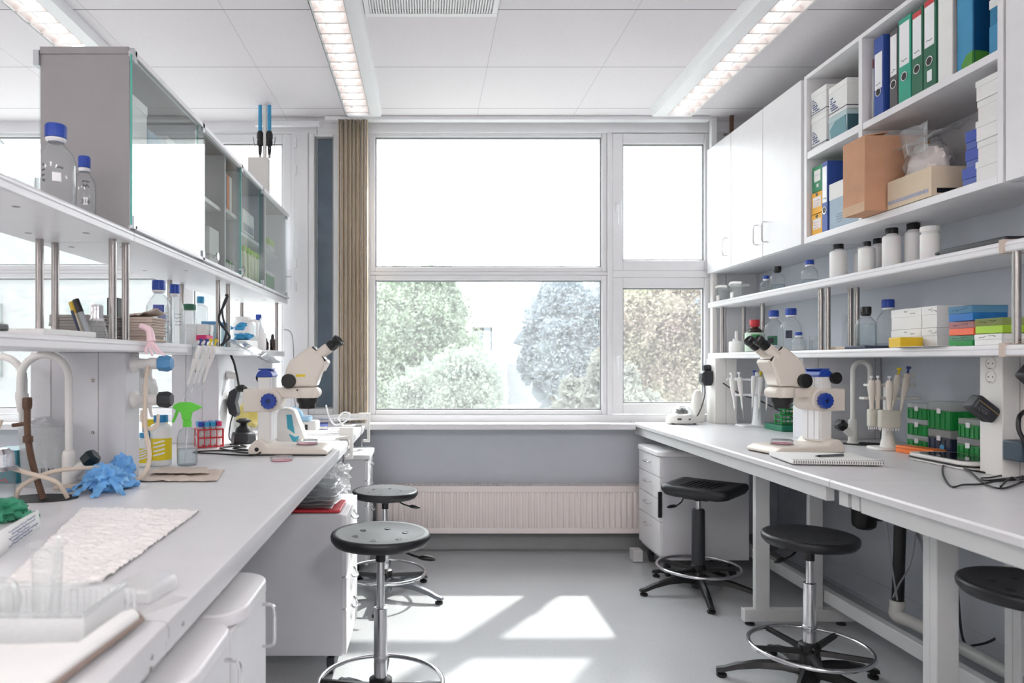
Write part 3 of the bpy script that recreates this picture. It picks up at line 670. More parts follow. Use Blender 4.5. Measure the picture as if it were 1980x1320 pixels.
# closed wall cabinet with doors
Z0, Z1 = 1.853, 2.684; XC = 1.88
wc = thing('hanging_cabinet', 'white wall cabinet with three doors next to the window', 'cabinet', (0, 0, 0))
build('carcass', MB().box(XC+.02, 2.216, 3.485, 4.68, Z0, Z1), 'panel', wc, bevel=.002)
for a, b_, hy in ((4.318, 4.68, 4.37), (3.908, 4.314, 3.96), (3.506, 3.904, 3.86)):
    d = build('door', MB().box(XC, XC+.019, a, b_, Z0+.002, Z1-.002), 'white', wc, bevel=.002)
    zc = 1.985; handle_bar(d, [(XC, hy, zc+.055), (XC-.018, hy, zc+.055), (XC-.026, hy, zc+.045), (XC-.027, hy, zc), (XC-.026, hy, zc-.045), (XC-.018, hy, zc-.055), (XC, hy, zc-.055)])
ob = thing('hanging_shelf', 'open white wall shelf full of binders and boxes', 'shelf', (0, 0, 0))
T = .019
build('side_panel', MB().box(XC, 2.216, 3.455, 3.478, Z0, Z1), 'white', ob, bevel=.001)
build('divider', MB().box(XC, 2.216, 3.015, 3.04, Z0+.03, Z1-T), 'white', ob, bevel=.001)
build('side_panel', MB().box(XC, 2.216, 2.278, 2.30, Z0, Z1), 'white', ob, bevel=.001)
build('bottom_board', MB().box(XC, 2.216, 2.30, 3.455, Z0, Z0+.03), 'white', ob, bevel=.002)
build('top_board', MB().box(XC, 2.216, 2.30, 3.455, Z1-T, Z1), 'white', ob, bevel=.001)
build('back_board', MB().box(2.206, 2.216, 2.30, 3.455, Z0+.03, Z1-T), 'panel', ob, smooth=False)
build('shelf_board', MB().box(XC+.002, 2.206, 3.041, 3.454, 2.268, 2.302), 'white', ob, bevel=.001)
build('shelf_board', MB().box(XC+.002, 2.206, 2.301, 3.014, 2.268, 2.296), 'white', ob, bevel=.001)
wc2 = thing('hanging_cabinet', 'white wall cabinet cut by the right edge of the photo', 'cabinet', (0, 0, 0))
build('carcass', MB().box(XC+.02, 2.216, 1.2, 2.268, Z0, Z1), 'panel', wc2, bevel=.002)
for a, b_ in ((1.866, 2.268), (1.46, 1.862)): build('door', MB().box(XC, XC+.019, a, b_, Z0, Z1), 'white', wc2, bevel=.002)

c3, ox3, oy3 = column('grey service column behind the right microscope', 1.95, 2.355, 3.62, 3.72, 1.287, (2.03, 2.325), ((2.06, 1.22), (2.22, 1.22), (2.22, .93)))
c4, ox4, oy4 = column('pale service column beside the window on the right bench', 1.86, 2.0, 4.50, 4.64, 1.287, (1.93,), m='offw')
c5, ox5, oy5 = column('white socket column at the right edge of the photo', 2.0, 2.355, 2.425, 2.525, 1.287, (2.06,), m='offw')
for z in (1.262, 1.214): socket_face(c5, 2.0-ox5, .0, z-ZT, -1)
pn = build('socket_panel', MB().box(2.07-ox5, 2.22-ox5, 2.417-oy5, 2.425-oy5, .14, .30), 'offw', c5, bevel=.002)
build('network_socket', MB().box(2.09-ox5, 2.14-ox5, 2.414-oy5, 2.417-oy5, .2, .25), 'offw', pn, bevel=.001)
build('plug', MB().box(2.105-ox5, 2.125-ox5, 2.39-oy5, 2.414-oy5, .215, .235), 'dark', pn)
socket_face(c4, 1.86-ox4, 0, 1.225-ZT, -1)

rp_ = pedestal('grey drawer unit with four drawers under the right bench by the window', 1.362, 1.885, 4.08, 4.48, .106, .71, (.12, .13, .13, .2), -1, cap=True, lock=False, oval=False)
build('lock_bar', MB().box(-.008, .012, -.204, -.19, .25, .40), 'black', rp_)
build('skirting_block', MB().box(-.06, -.0, .12, .2, -.1, -.03), 'frame', rp_)
# keep its drawers facing the aisle: build() already used sgn=-1

# ---------------------------------------------------------------- drain pipes and cables under the right bench
dp = thing('drain_pipe', 'black waste hose dropping into a grey drain pipe along the wall', 'pipe', (0, 0, 0))
k = MB().tube([at(1744, 900, 3.1), at(1736, 1163, 3.1)], .024, 16); build('black_hose', k, 'black', dp)
e0 = at(1735, 1160, 3.1); e1 = at(1733, 1180, 3.1)
k = MB().tube([e0, e0-Vector((0, 0, .03))], .031, 16); k.tube(catmull([e0-Vector((0, 0, .02)), e1+Vector((0, -.0, -.02)), Vector((2.1, 3.03, .14)), Vector((2.12, 2.95, .134))], 6), .028, 16); build('elbow', k, mat('white drain plastic', 'dedcd8', .35), dp)
build('grey_pipe', MB().cyl((2.12, 2.98, .134), (2.12, .8, .134), .025, n=20), 'pipe', dp)
st = thing('sink_waste_trap', 'black cup hanging under the right bench below the sink', 'sink trap', (2.13, 3.4, .455))
build('trap_cup', MB().lathe([(0, 0), (.035, 0), (.05, .012), (.054, .03), (.054, .30), (0, .30)], 24), 'black', st)
build('outlet', MB().tube(catmull([(0, -.03, .1), (0, -.12, .08), (-.01, -.25, .16), (-.01, -.29, .3)], 6), .018, 12), 'black', st)
cb = MB()
for pts in ([(1714, 1010), (1724, 1090), (1735, 1160)], [(1772, 1025), (1760, 1090), (1738, 1130), (1727, 1155)], [(1772, 1030), (1784, 1060), (1787, 1110)], [(1760, 1015), (1780, 1040), (1790, 1085)]):
    cb.tube(catmull([at(x, y, 3.02) for x, y in pts], 8), .004, 6)
tag(build('hanging_cables', cb, 'greyt'), 'thin grey cables hanging around the black waste hose', 'cable')
cb = MB().tube(catmull([at(1850, 1120, 2.9), at(1862, 1235, 2.9), at(1890, 1246, 2.9), at(1930, 1230, 2.9), at(1960, 1190, 2.9)], 8), .005, 6)
tag(build('loose_cable', cb, 'dark'), 'dark cable sagging against the wall behind the rightmost stool', 'cable')

# ---------------------------------------------------------------- stools
def stool(label, loc, seat_z, ring_z, a0, base='alu', square=False, col='chrome', seat_r=.175, srot=0, lever=0., sl_top=.41):
    t = thing('lab_stool', label, 'stool', (loc[0], loc[1], 0))
    if square:
        k = MB(); k.place((0.0, -.09, 0), srot)
        def padf(pts, z): return [(p[0], p[1], z) for p in pts]
        rings = []
        for w_, z in ((.30, -.055), (.335, -.05), (.36, -.03), (.36, -.012), (.345, 0.0), (.30, .003), (.2, -.004)):
            rings.append([k.V((p[0], p[1], seat_z+z+.012*(2*(p[1]/.36))**2)) for p in rrect(w_, w_, .045 if w_ > .25 else .03, 5)])
        for a, b_ in zip(rings, rings[1:]):
            for i in range(len(a)): k.fc([a[i], a[(i+1) % len(a)], b_[(i+1) % len(a)], b_[i]])
        k.fc(rings[0][::-1]); k.fc(rings[-1]); st_ = build('seat', k, 'rubber', t, ang=60)
        k = MB().place((0, -.06, 0), srot)
        for i in range(-3, 4): k.tube([(-.1, i*.026, seat_z), (.1, i*.026, seat_z)], .0035, 6)
        build('seat_ribs', k, 'rubber', st_)
        k = MB().place((0, -.06, 0), srot); k.box(-.1, .1, -.06, .06, seat_z-.07, seat_z-.054); build('seat_plate', k, 'black', t)
    else:
        r = seat_r
        k = MB().lathe([(0, -.044), (.05, -.044), (r*.8, -.042), (r*.93, -.036), (r*.99, -.022), (r, -.010), (r*.985, -.002), (r*.95, .002), (r*.88, .000), (r*.7, -.006), (r*.4, -.009), (0, -.010)], 64, (0, 0, seat_z))
        st_ = build('seat', k, 'rubber', t, ang=60)
        for i in range(6):
            a = 2*pi*i/6+.3; k = MB().lathe([(0, .0), (.0085, .0), (.0105, .0016), (.012, .001)], 16, (r*.52*cos(a), r*.52*sin(a), seat_z-.0078), cap=False)
            k.cyl((r*.52*cos(a), r*.52*sin(a), seat_z-.03), (r*.52*cos(a), r*.52*sin(a), seat_z-.0068), .009, n=14); build('vent_hole', k, 'black', st_)
        build('seat_plate', MB().lathe([(0, -.02), (.02, -.02), (.03, -.012), (.08, 0), (.08, .008), (0, .008)], 24, (0, 0, seat_z-.052)), 'black', t)
    zt = seat_z-.05
    build('collar', MB().lathe([(0, 0), (.018, 0), (.018, .03), (.024, .05), (0, .05)], 20, (0, 0, zt-.05)), 'black', t)
    build('gas_rod', MB().cyl((0, 0, sl_top-.05), (0, 0, zt-.04), .0135, n=24), 'chrome', t)
    if col == 'chrome': build('sleeve', MB().lathe([(0, ring_z), (.0235, ring_z), (.0235, .235), (.0255, .237), (.0255, .245), (.0235, .247), (.0235, sl_top), (.017, sl_top+.003), (0, sl_top+.003)], 32), 'chrome', t)
    else: build('sleeve', MB().lathe([(0, ring_z), (.036, ring_z), (.034, sl_top-.01), (.03, sl_top), (0, sl_top)], 32), 'dark', t)
    # lever
    k = MB(); a = lever; d = Vector((cos(a), sin(a), 0)); p0 = d*.06+Vector((0, 0, seat_z-.05))
    dn = -.03 if not square else -.07
    k.tube(catmull([p0, p0+d*.025+Vector((0, 0, -.012)), p0+d*.045+Vector((0, 0, dn*.7)), p0+d*.08+Vector((0, 0, dn))], 6), .004, 8)
    k.tube([p0+d*.075+Vector((0, 0, dn)), p0+d*.09+Vector((0, 0, dn)), p0+d*.12+Vector((0, 0, dn-.002)), p0+d*.135+Vector((0, 0, dn-.004))], lambda u: .004+.006*sin(pi*min(1, u*1.05)), 10); build('height_lever', k, 'black', t)
    # foot ring
    rr = .217; k = MB().tube([(rr*cos(2*pi*i/72), rr*sin(2*pi*i/72), ring_z) for i in range(72)], .0085, 12, closed=True); build('foot_ring', k, 'chrome', t, ang=80)
    for i in range(5 if base != 'alu' else 4):
        a = a0+.35+2*pi*i/(5 if base != 'alu' else 4); d = Vector((cos(a), sin(a), 0)); sd = Vector((-sin(a), cos(a), 0)); k = MB()
        pr = []
        for u, hw, z in ((.02, .02, -.012), (.08, .012, -.008), (rr-.006, .009, 0)):
            p = d*u+Vector((0, 0, ring_z+z)); pr.append([k.V(p+sd*hw-Vector((0, 0, .012))), k.V(p-sd*hw-Vector((0, 0, .012))), k.V(p-sd*hw*.6+Vector((0, 0, .005))), k.V(p+sd*hw*.6+Vector((0, 0, .005)))])
        for q1, q2 in zip(pr, pr[1:]):
            for m_ in range(4): k.fc([q1[m_], q1[(m_+1) % 4], q2[(m_+1) % 4], q2[m_]])
        k.fc(pr[0][::-1]); k.fc(pr[-1]); build('ring_spoke', k, 'black', t)
    build('ring_clamp', MB().lathe([(0, -.03), (.036, -.03), (.04, -.01), (.04, .012), (.028, .02), (0, .02)], 28, (0, 0, ring_z)), 'black', t)
    k = MB().box(-.012, .012, -.055, -.03, ring_z-.012, ring_z+.01); build('clamp_screw', k, 'black', t, bevel=.003)
    # five-star base
    bm_ = base
    build('hub', MB().lathe([(0, .03), (.034, .03), (.042, .05), (.044, .10), (.036, ring_z-.02), (0, ring_z-.02)], 28), bm_, t)
    RL = .335
    for i in range(5):
        a = a0+2*pi*i/5; d = Vector((cos(a), sin(a), 0)); sd = Vector((-sin(a), cos(a), 0)); k = MB(); pr = []
        for u, hw, zt_, hh in ((.03, .026, .104, .045), (.10, .022, .100, .036), (.18, .019, .088, .030), (.26, .017, .066, .026), (RL-.03, .016, .046, .022), (RL, .015, .038, .018)):
            p = d*u; q_ = []
            for x_, z_ in ((-1, 0), (-.75, .75), (0, 1), (.75, .75), (1, 0), (.8, -.0), (-.8, -.0)):
                q_.append(k.V(p+sd*hw*x_+Vector((0, 0, zt_-hh+(hh*z_)))))
            pr.append(q_)
        for q1, q2 in zip(pr, pr[1:]):
            n_ = len(q1)
            for m_ in range(n_): k.fc([q1[m_], q1[(m_+1) % n_], q2[(m_+1) % n_], q2[m_]])
        k.fc(pr[0][::-1]); k.fc(pr[-1]); lg = build('star_leg', k, bm_, t, ang=50)
        e = d*(RL-.02); build('glide', MB().lathe([(0, 0), (.019, 0), (.021, .006), (.02, .012), (.010, .016), (.010, .028), (0, .028)], 18, (e.x, e.y, 0)), 'black', lg)
    return t
stool('round black stool nearest the camera, before the left bench', (-.161, 2.44), .672, .15, R(-23), 'alu', lever=R(-12), seat_r=.174)
stool('round black stool in front of the radiator, behind another stool', (-.225, 3.78), .572, .13, R(-23), 'alu', lever=R(-15), seat_r=.178, sl_top=.36)
stool('square padded black stool by the right drawer unit', (1.49, 3.83), .604, .1435, R(-100), 'black', square=True, col='dark', srot=R(48), lever=R(-165), sl_top=.46)
stool('round black stool under the front edge of the right bench', (1.486, 2.71), .598, .162, R(160), 'black', lever=R(205), seat_r=.172)
stool('round black stool cut by the right edge of the photo', (1.64, 1.885), .668, .16, R(126), 'black', lever=R(20), seat_r=.172)
# ================================================================ THINGS ON THE SHELVES AND BENCHES
def fit(px, X, wpx, ytop, zb):
    Y = onx(px, X); r = wpx/2*Y/F/math.sqrt(1+(X/Y)**2)
    return (X, Y, zb), r, (H-(ytop-CY)*Y/F)-zb
def lab_bottle(label, loc, r, h, capm='cap', liq=0, group=None, patch=None, body='clear', liqm='water', pos=None, writing=None):
    t = thing('reagent_bottle', label, 'bottle', loc, group=group)
    rn = r*.41 if r > .03 else r*.5; hc = min(.036, h*.165); hn = h-hc
    sh = hn*.70; pts = [(r*.9, 0), (r, r*.1), (r, sh-r*.35)]
    for i in range(1, 7):
        a = i/6*pi/2; pts.append((rn+(r-rn)*cos(a)**1.15, sh-r*.35+(hn-.008-sh+r*.35)*(.5*sin(a)+.5*i/6)*.86))
    pts += [(rn, hn-.006), (rn, hn+hc*.3)]
    pts = [(0, r*.06), (r*.7, r*.02)]+pts
    build('glass_body', MB().lathe(pts, 40, cap=False), body, t, ang=60)
    if liq: build('liquid', MB().lathe([(0, .004), (r*.92, .004), (r*.96, r*.12), (r*.96, sh*liq), (0, sh*liq)], 32), liqm, t, ang=50)
    rc = rn*1.28
    build('screw_cap', MB().lathe([(rc*.9, hn-.001), (rc, hn), (rc, hn+hc*.85), (rc*.92, hn+hc), (0, hn+hc)], 72, flute=.018, nf=24), capm, t, ang=50)
    build('pour_ring', MB().lathe([(rn*1.0, hn-.012), (rc*.97, hn-.006), (rc*.97, hn-.002), (rn, hn-.002)], 32, cap=False), 'pvc' if capm == 'cap' else capm, t)
    if patch:
        for (a0, a1, z0, z1, pm) in patch:
            k = MB().grid(lambda u, v: ((r+.0006)*cos(R(a0+(a1-a0)*u)), (r+.0006)*sin(R(a0+(a1-a0)*u)), h*(z0+(z1-z0)*v)), 8, 1); build('bottle_label', k, pm, t)
    if writing:
        k = MB()
        for i, (a0, z, w_) in enumerate(writing):
            rnd = random.Random(i+int(loc[1]*100)); P = []
            for j in range(14): a = R(a0+w_*j/13); P.append(((r+.001)*cos(a), (r+.001)*sin(a), h*z+rnd.uniform(-.004, .004)))
            k.tube(catmull(P, 3), .0007, n=4)
        build('handwriting', k, 'ink', t)
    return t
def hdpe_bottle(label, loc, r, h, capm='black', neck=.42, body='hdpe', group=None, name='plastic_bottle'):
    t = thing(name, label, 'bottle', loc, group=group); hc = min(.03, h*.12); hn = h-hc
    build('bottle_body', MB().lathe([(0, 0), (r*.9, 0), (r, r*.12), (r, hn*.85), (r*.97, hn*.885), (r*.84, hn*.92), (r*max(neck, .5), hn*.945), (r*neck, hn*.95), (r*neck, hn), (0, hn)], 40), body, t, ang=60)
    rc = r*neck*1.2; build('screw_cap', MB().lathe([(rc, hn-.004), (rc, hn+hc*.9), (rc*.92, hn+hc), (0, hn+hc)], 60, flute=.02, nf=20), capm, t, ang=50)
    return t
SW = 225   # bearing (deg) that faces the camera for things on the left wall side; right side uses 200..250
# ---- upper left shelf
def L_(a): return a
l, r, h = fit(108, -1.02, 82, 242, 1.683)
lab_bottle('large clear lab bottle with blue cap on the upper left shelf', l, r, h, patch=[(-72, -48, .30, .40, 'pvc')], writing=[(-62, .46, 20), (-100, .3, 8), (-100, .36, 8), (-100, .42, 8), (-100, .48, 8)])
l, r, h = fit(163, -1.035, 46, 303, 1.683)
b_ = lab_bottle('smaller clear bottle with blue cap and a small number sticker on the upper left shelf', l, r, h, patch=[(-70, -46, .26, .37, 'pvc')], writing=[(-74, .6, 36), (-70, .54, 30)])
text('sticker_number', '216', 'ink', b_, ((r+.0015)*cos(R(-58)), (r+.0015)*sin(R(-58)), h*.285), (pi/2, 0, R(32)), .016)
l = (-1.06, 1.68, 1.683)
lab_bottle('empty clear bottle cut by the left edge on the upper shelf', l, .05, .175, capm='pvc')

# ---- contents of the glass cabinet
def carton(name, label, cat, x0, x1, y0, y1, z0, h, m, group=None, lid=None, lidm=None, bevel=.001):
    t = thing(name, label, cat, ((x0+x1)/2, (y0+y1)/2, z0), group=group); a, b_ = (x1-x0)/2, (y1-y0)/2
    build('box_body', MB().box(-a, a, -b_, b_, 0, h*(1-(lid or 0))), m, t, bevel=bevel)
    if lid: build('lid', MB().box(-a-.002, a+.002, -b_-.002, b_+.002, h*(1-lid), h), lidm or m, t, bevel=bevel)
    return t
cb_ = 'things in the glass cabinet'
carton('carton', 'tall white carton inside the glass cabinet, highest on the left', 'box', -1.08, -.97, 2.28, 2.42, 1.989, .16, 'foam', lid=.2)
carton('carton', 'pale blue box inside the glass cabinet beside the tall white carton', 'box', -1.07, -.97, 2.43, 2.56, 1.989, .09, mat('pale blue card', 'a9bccb', .7))
carton('carton', 'white upright box beside the first divider of the glass cabinet', 'box', -1.12, -.98, 2.63, 2.76, 1.989, .13, 'paper', lid=.1)
carton('styrofoam_box', 'white foam box with grey window behind the third glass door', 'box', -1.07, -.965, 3.10, 3.24, 1.75, .12, 'foam')
carton('styrofoam_box', 'white tapered foam cup on the floor of the glass cabinet', 'box', -1.05, -.97, 3.12, 3.25, 1.684, .066, 'paper')
for i, (m, y, n_) in enumerate((('red', 2.895, 'coral'), ('skyblue', 2.945, 'blue'), ('orange', 2.995, 'orange'), ('paper', 3.045, 'white'))):
    carton('book', '%s booklet standing in the glass cabinet' % n_, 'booklet', -1.12, -.97, 3.30+i*.045, 3.34+i*.045, 2.009, .17, m)
k = carton('carton', 'white box with dark grille on the far shelf of the glass cabinet', 'box', -1.10, -.96, 4.0-.36, 4.0-.12, 1.949, .12, 'paper')
build('dark_grille', MB().box(.0702, .0715, -.1, .1, .01, .05), 'greyt', k, smooth=False)
carton('carton', 'white box with lime stripe at the far end of the glass cabinet', 'box', -1.08, -.96, 4.25, 4.40, 1.949, .07, 'paper', lid=.5, lidm='lime')
for i in range(5):
    hdpe_bottle('tall pale yellow green tube bottle in the glass cabinet', (-.985, 3.72+i*.075, 1.684), .026, .2, body=mat('pale yellow green plastic', 'e2e7c4', .4), capm='lime', neck=.8, group='tall tube bottles in the glass cabinet')
for i in range(3):
    hdpe_bottle('small bottle with green band in the glass cabinet', (-.975, 4.2+i*.075, 1.684), .026, .13, body='green', capm='paper', neck=.8, group='green banded bottles in the glass cabinet')
for i in range(3):
    hdpe_bottle('tiny white and green vial standing behind the bottom rail of the cabinet', (-.965, 3.33+i*.05, 1.684), .018, .07, body='foam', capm='green', neck=.7, group='tiny vials in the glass cabinet')

# ---- lower left shelf (top 1.338)
ZL = 1.338
p = at(100, 640, 1.62)
t = thing('pen_tray', 'flat white card lid lying on the lower left shelf', 'lid', (-1.08, 1.93, ZL))
build('lid_body', MB().prism([(-.1, -.12), (.1, -.14), (.12, .1), (-.08, .13)], 0, .016), 'paper', t, bevel=.003)
t = thing('marker_box', 'small black and red sticker strip on the lower left shelf', 'strip', (-.97, 1.52, ZL)); build('strip_body', MB().box(-.02, .02, -.07, .07, 0, .016), 'black', t, bevel=.004); build('red_dot', MB().box(-.01, .01, -.02, .02, .016, .018), 'red', t)
def pen(label, base, d, m1, m2, L_=.15, r=.008, split=.6):
    t = thing('marker_pen', label, 'marker', base); d = Vector(d).normalized()
    build('barrel', MB().cyl((0, 0, 0), d*L_*split, r*.9, r), m1, t, ang=50); build('pen_cap', MB().cyl(d*L_*split, d*L_, r*1.1, r*1.05), m2, t, ang=50); return t
pen('yellow capped marker leaning on the first steel post', (-1.02, 2.06, ZL+.017), (-.34, .08, 1), mat('marker barrel', 'cfc9b4', .4), mat('mustard', 'c7a62b', .4), .095, .009)
pen('grey marker with a black cap leaning left on the lower shelf', (-.995, 2.05, ZL+.017), (-.42, .10, 1), mat('marker grey', 'a3a8ae', .3), 'black', .105, .009)
pen('thin dark pen leaning between two markers', (-1.01, 2.03, ZL+.017), (-.35, .0, 1), 'navy', 'navy', .065, .004)
pg = mat('folded towel grey', '9f9c98', .9, vary=.05)
def towel_stack(label, cx, cy, z, w_, d, n_, m, rz=0, top=True, seed=0):
    t = thing('paper_towel_stack', label, 'paper towels', (cx, cy, z), rz); rnd = random.Random(seed); hh = .0095
    for i in range(n_):
        a, b_ = w_/2+rnd.uniform(-.004, .004), d/2+rnd.uniform(-.004, .004); k = MB()
        k.prism([(-a, i*hh), (a-.004, i*hh), (a, i*hh+hh*.45), (a-.004, i*hh+hh*.9), (-a, i*hh+hh*.9)], -b_, b_, 'y'); build('folded_towel', k, m, t)
    if top:
        k = MB().grid(lambda u, v: ((u-.5)*w_*1.15, (v-.5)*d, n_*hh+.004+.018*u*u+.008*noise.noise(Vector((u*5, v*4, seed)))+.006*sin(v*6)*u), 16, 10); build('crumpled_towel', k, m, t, solid=.003)
    return t
towel_stack('stack of folded grey paper towels behind the steel posts', -1.148, 2.42, ZL, .185, .25, 9, pg, top=False, seed=1)
towel_stack('stack of folded beige paper towels beside the two blue capped bottles', -.995, 2.47, ZL, .098, .12, 9, 'kraft', seed=2)
# erlenmeyer with foil
t = thing('erlenmeyer_flask', 'small conical flask with a foil cap on the lower left shelf', 'flask', (-.985, 2.085, ZL))
build('glass_body', MB().lathe([(0, .001), (.033, .001), (.034, .006), (.016, .065), (.0155, .085)], 32, cap=False), 'clear', t, ang=60)
build('foil_cap', MB().lathe([(.021, .052), (.0175, .062), (.018, .096), (.016, .10), (0, .101)], 24, flute=.05, nf=9), 'foil', t)
carton('carton', 'small black box behind the beige towel stack', 'box', -1.2, -1.16, 2.62, 2.70, ZL, .17, 'black')
l, r, h = fit(307, -1.02, 50, 542, ZL)
lab_bottle('large clear lab bottle with blue cap and blue label, nearest on the lower left shelf', l, r, h, patch=[(-95, -45, .48, .60, mat('blue label', '5a68b0', .6))], writing=[(-60, .34, 40)])
l, r, h = fit(338, -1.04, 38, 550, ZL)
lab_bottle('tall clear bottle with blue cap and black writing, second on the lower left shelf', l, r, h, body='clearp', writing=[(-75, .5, 50), (-70, .44, 40), (-70, .38, 40), (-70, .32, 40)])
l, r, h = fit(314, -.98, 34, 608, ZL)
lab_bottle('small clear bottle with grey blue cap in front of the large bottle', l, r, h, capm='lav', writing=[(-70, .5, 40), (-60, .35, 30)])
l, r, h = fit(366, -1.04, 30, 588, ZL)
hdpe_bottle('white jar with a dark green lid on the lower left shelf', l, r, h, capm='dkgreen', neck=.72, body='clearp')
t = carton('carton', 'white lidded box with handwriting beside the jar with green lid', 'box', -1.09, -1.0, 3.16, 3.27, ZL, .10, 'paper', lid=.3); k = MB(); scribble(k, (.046, -.03, .045), (0, 1, 0), (0, 0, 1), .05, .03, 4, .0012); build('handwriting', k, 'ink', t)
t = carton('carton', 'small box with a red label under the white lidded box', 'box', -.995, -.955, 3.02, 3.11, ZL, .045, 'paper', lid=.5, lidm='pink')
t = carton('tub', 'pale blue plastic tub with a dark blue rim by the twisted cord', 'tub', -1.06, -.985, 3.29, 3.50, ZL, .12, mat('pale blue plastic', 'bcdce8', .4), lid=.12, lidm=mat('mid blue plastic', '5590c4', .4))
hdpe_bottle('tall bottle with a sky blue cap behind the twisted cord', (-1.15, 3.55, ZL), .035, .26, capm='skyblue', body='clearp')
k = MB()
P = [at(x, y, 3.22) for x, y in ((436, 570), (440, 573), (432, 592), (423, 612), (426, 625), (438, 640), (444, 652), (436, 660), (427, 668))]
k.tube(catmull(P, 6), .006, 8); k.tube(catmull([q+Vector((.006, .01, 0)) for q in (P[0], P[2]+Vector((-.012, 0, 0)), P[3]+Vector((.01, 0, 0)), P[5]+Vector((-.01, 0, 0)), P[8])], 8), .005, 8)
tag(build('loose_cable', k, 'dark'), 'twisted black cord hanging at the second pair of steel posts', 'cord')
for i, (px, py) in enumerate(((441, 634), (463, 634), (468, 628))):
    q = at(px, py, 3.7); tg = MB().ball((0, 0, 0), .028, 14, 8, (1, .6, .45), lump=.5, seed=i)
    tag(build('blue_clip', tg, 'skyblue'), ('blue plastic clip left of the steel post', 'blue plastic clip right of the steel post', 'upper tilted blue clip beside the post')[i], 'clip', loc=q)
tag(build('crumpled_wipe', MB().ball((0, 0, .02), .05, 20, 10, (1, .8, .4), lump=.6, seed=4), 'skyblue'), 'bright blue crumpled wipe on a white box, lower left shelf', 'wipe', loc=(-1.0, 3.82, ZL+.045))
carton('carton', 'low white box under the blue crumpled wipe', 'box', -1.05, -.955, 3.72, 3.95, ZL, .045, 'paper')
t = thing('wash_jug', 'white plastic jug with handle behind the white wash bottle', 'jug', (-1.08, 4.1, ZL)); build('jug_body', MB().lathe([(0, 0), (.06, 0), (.065, .01), (.06, .15), (.045, .17), (.045, .19), (0, .19)], 32), 'hdpe', t); build('jug_handle', MB().tube(catmull([(.05, -.02, .17), (.09, -.03, .16), (.09, -.03, .08), (.058, -.02, .05)], 6), .008, 10), 'hdpe', t)
l, r, h = fit(500, -1.08, 20, 608, ZL); lab_bottle('clear bottle with blue cap near the far end of the lower left shelf', l, .034, h)
t = thing('wash_bottle', 'white squeeze bottle with a pointed tip at the far end of the lower left shelf', 'bottle', (-1.0, 4.2, ZL)); build('bottle_body', MB().lathe([(0, 0), (.033, 0), (.035, .01), (.034, .09), (.02, .11), (0, .11)], 28), 'hdpe', t); build('tip', MB().lathe([(.018, .108), (.018, .125), (.008, .14), (.003, .19), (0, .19)], 20), 'pvc', t)
for i, (dx, hh) in enumerate(((0, .10), (-.05, .075))):
    t = thing('dropper_bottle', ('taller dark brown dropper bottle at the end of the lower left shelf', 'shorter dark brown dropper bottle at the end of the lower left shelf')[i], 'bottle', (-.96+dx*.6, 4.35+dx, ZL))
    build('bottle_body', MB().lathe([(0, 0), (.017, 0), (.018, .004), (.018, hh*.6), (.009, hh*.75), (0, hh*.75)], 20), 'brownb', t); build('dropper_cap', MB().lathe([(.01, hh*.72), (.01, hh*.85), (.006, hh), (0, hh)], 16), 'black', t)
t = thing('glass_beaker', 'clear glass funnel shaped beaker at the far post of the lower left shelf', 'beaker', (-1.12, 4.4, ZL)); build('glass_body', MB().lathe([(0, .002), (.02, .002), (.022, .08), (.05, .13), (.052, .16)], 28, cap=False), 'clear', t)
k = MB().tube(catmull([at(549, 637, 4.4), at(560, 640, 4.4), at(566, 655, 4.4), at(568, 700, 4.45), at(569, 760, 4.5), at(575, 817, 4.5)], 6), .003, 6); tag(build('thin_cable', k, 'greyt'), 'thin grey cable hanging from the far end of the lower left shelf', 'cable')
# pink glove draped over the shelf edge
def crumple(k, o, r, sq, seed, amp=.5, n=44, m=26):
    """sharply creased mound"""
    rings = []
    for j in range(m+1):
        t = pi*j/m; ring = []
        for i in range(n if 0 < j < m else 1):
            a = 2*pi*i/n; d = Vector((sin(t)*cos(a), sin(t)*sin(a), -cos(t)))
            f = abs(noise.noise(d*1.9+Vector((seed, 0, 0))))+.35*abs(noise.noise(d*3.8+Vector((seed, 4, 0))))+.08*abs(noise.noise(d*9+Vector((seed, 9, 0))))
            p = Vector((d.x*sq[0], d.y*sq[1], d.z*sq[2]))*r*(1.15-amp*f*1.6); p += Vector(o); p.z = max(p.z, .0006); ring.append(k.V(p))
        rings.append(ring)
    for a, b in zip(rings, rings[1:]):
        for i in range(n):
            c = (i+1) % n
            if len(a) == 1: k.fc([a[0], b[c], b[i]])
            elif len(b) == 1: k.fc([a[i], a[c], b[0]])
            else: k.fc([a[i], a[c], b[c], b[i]])
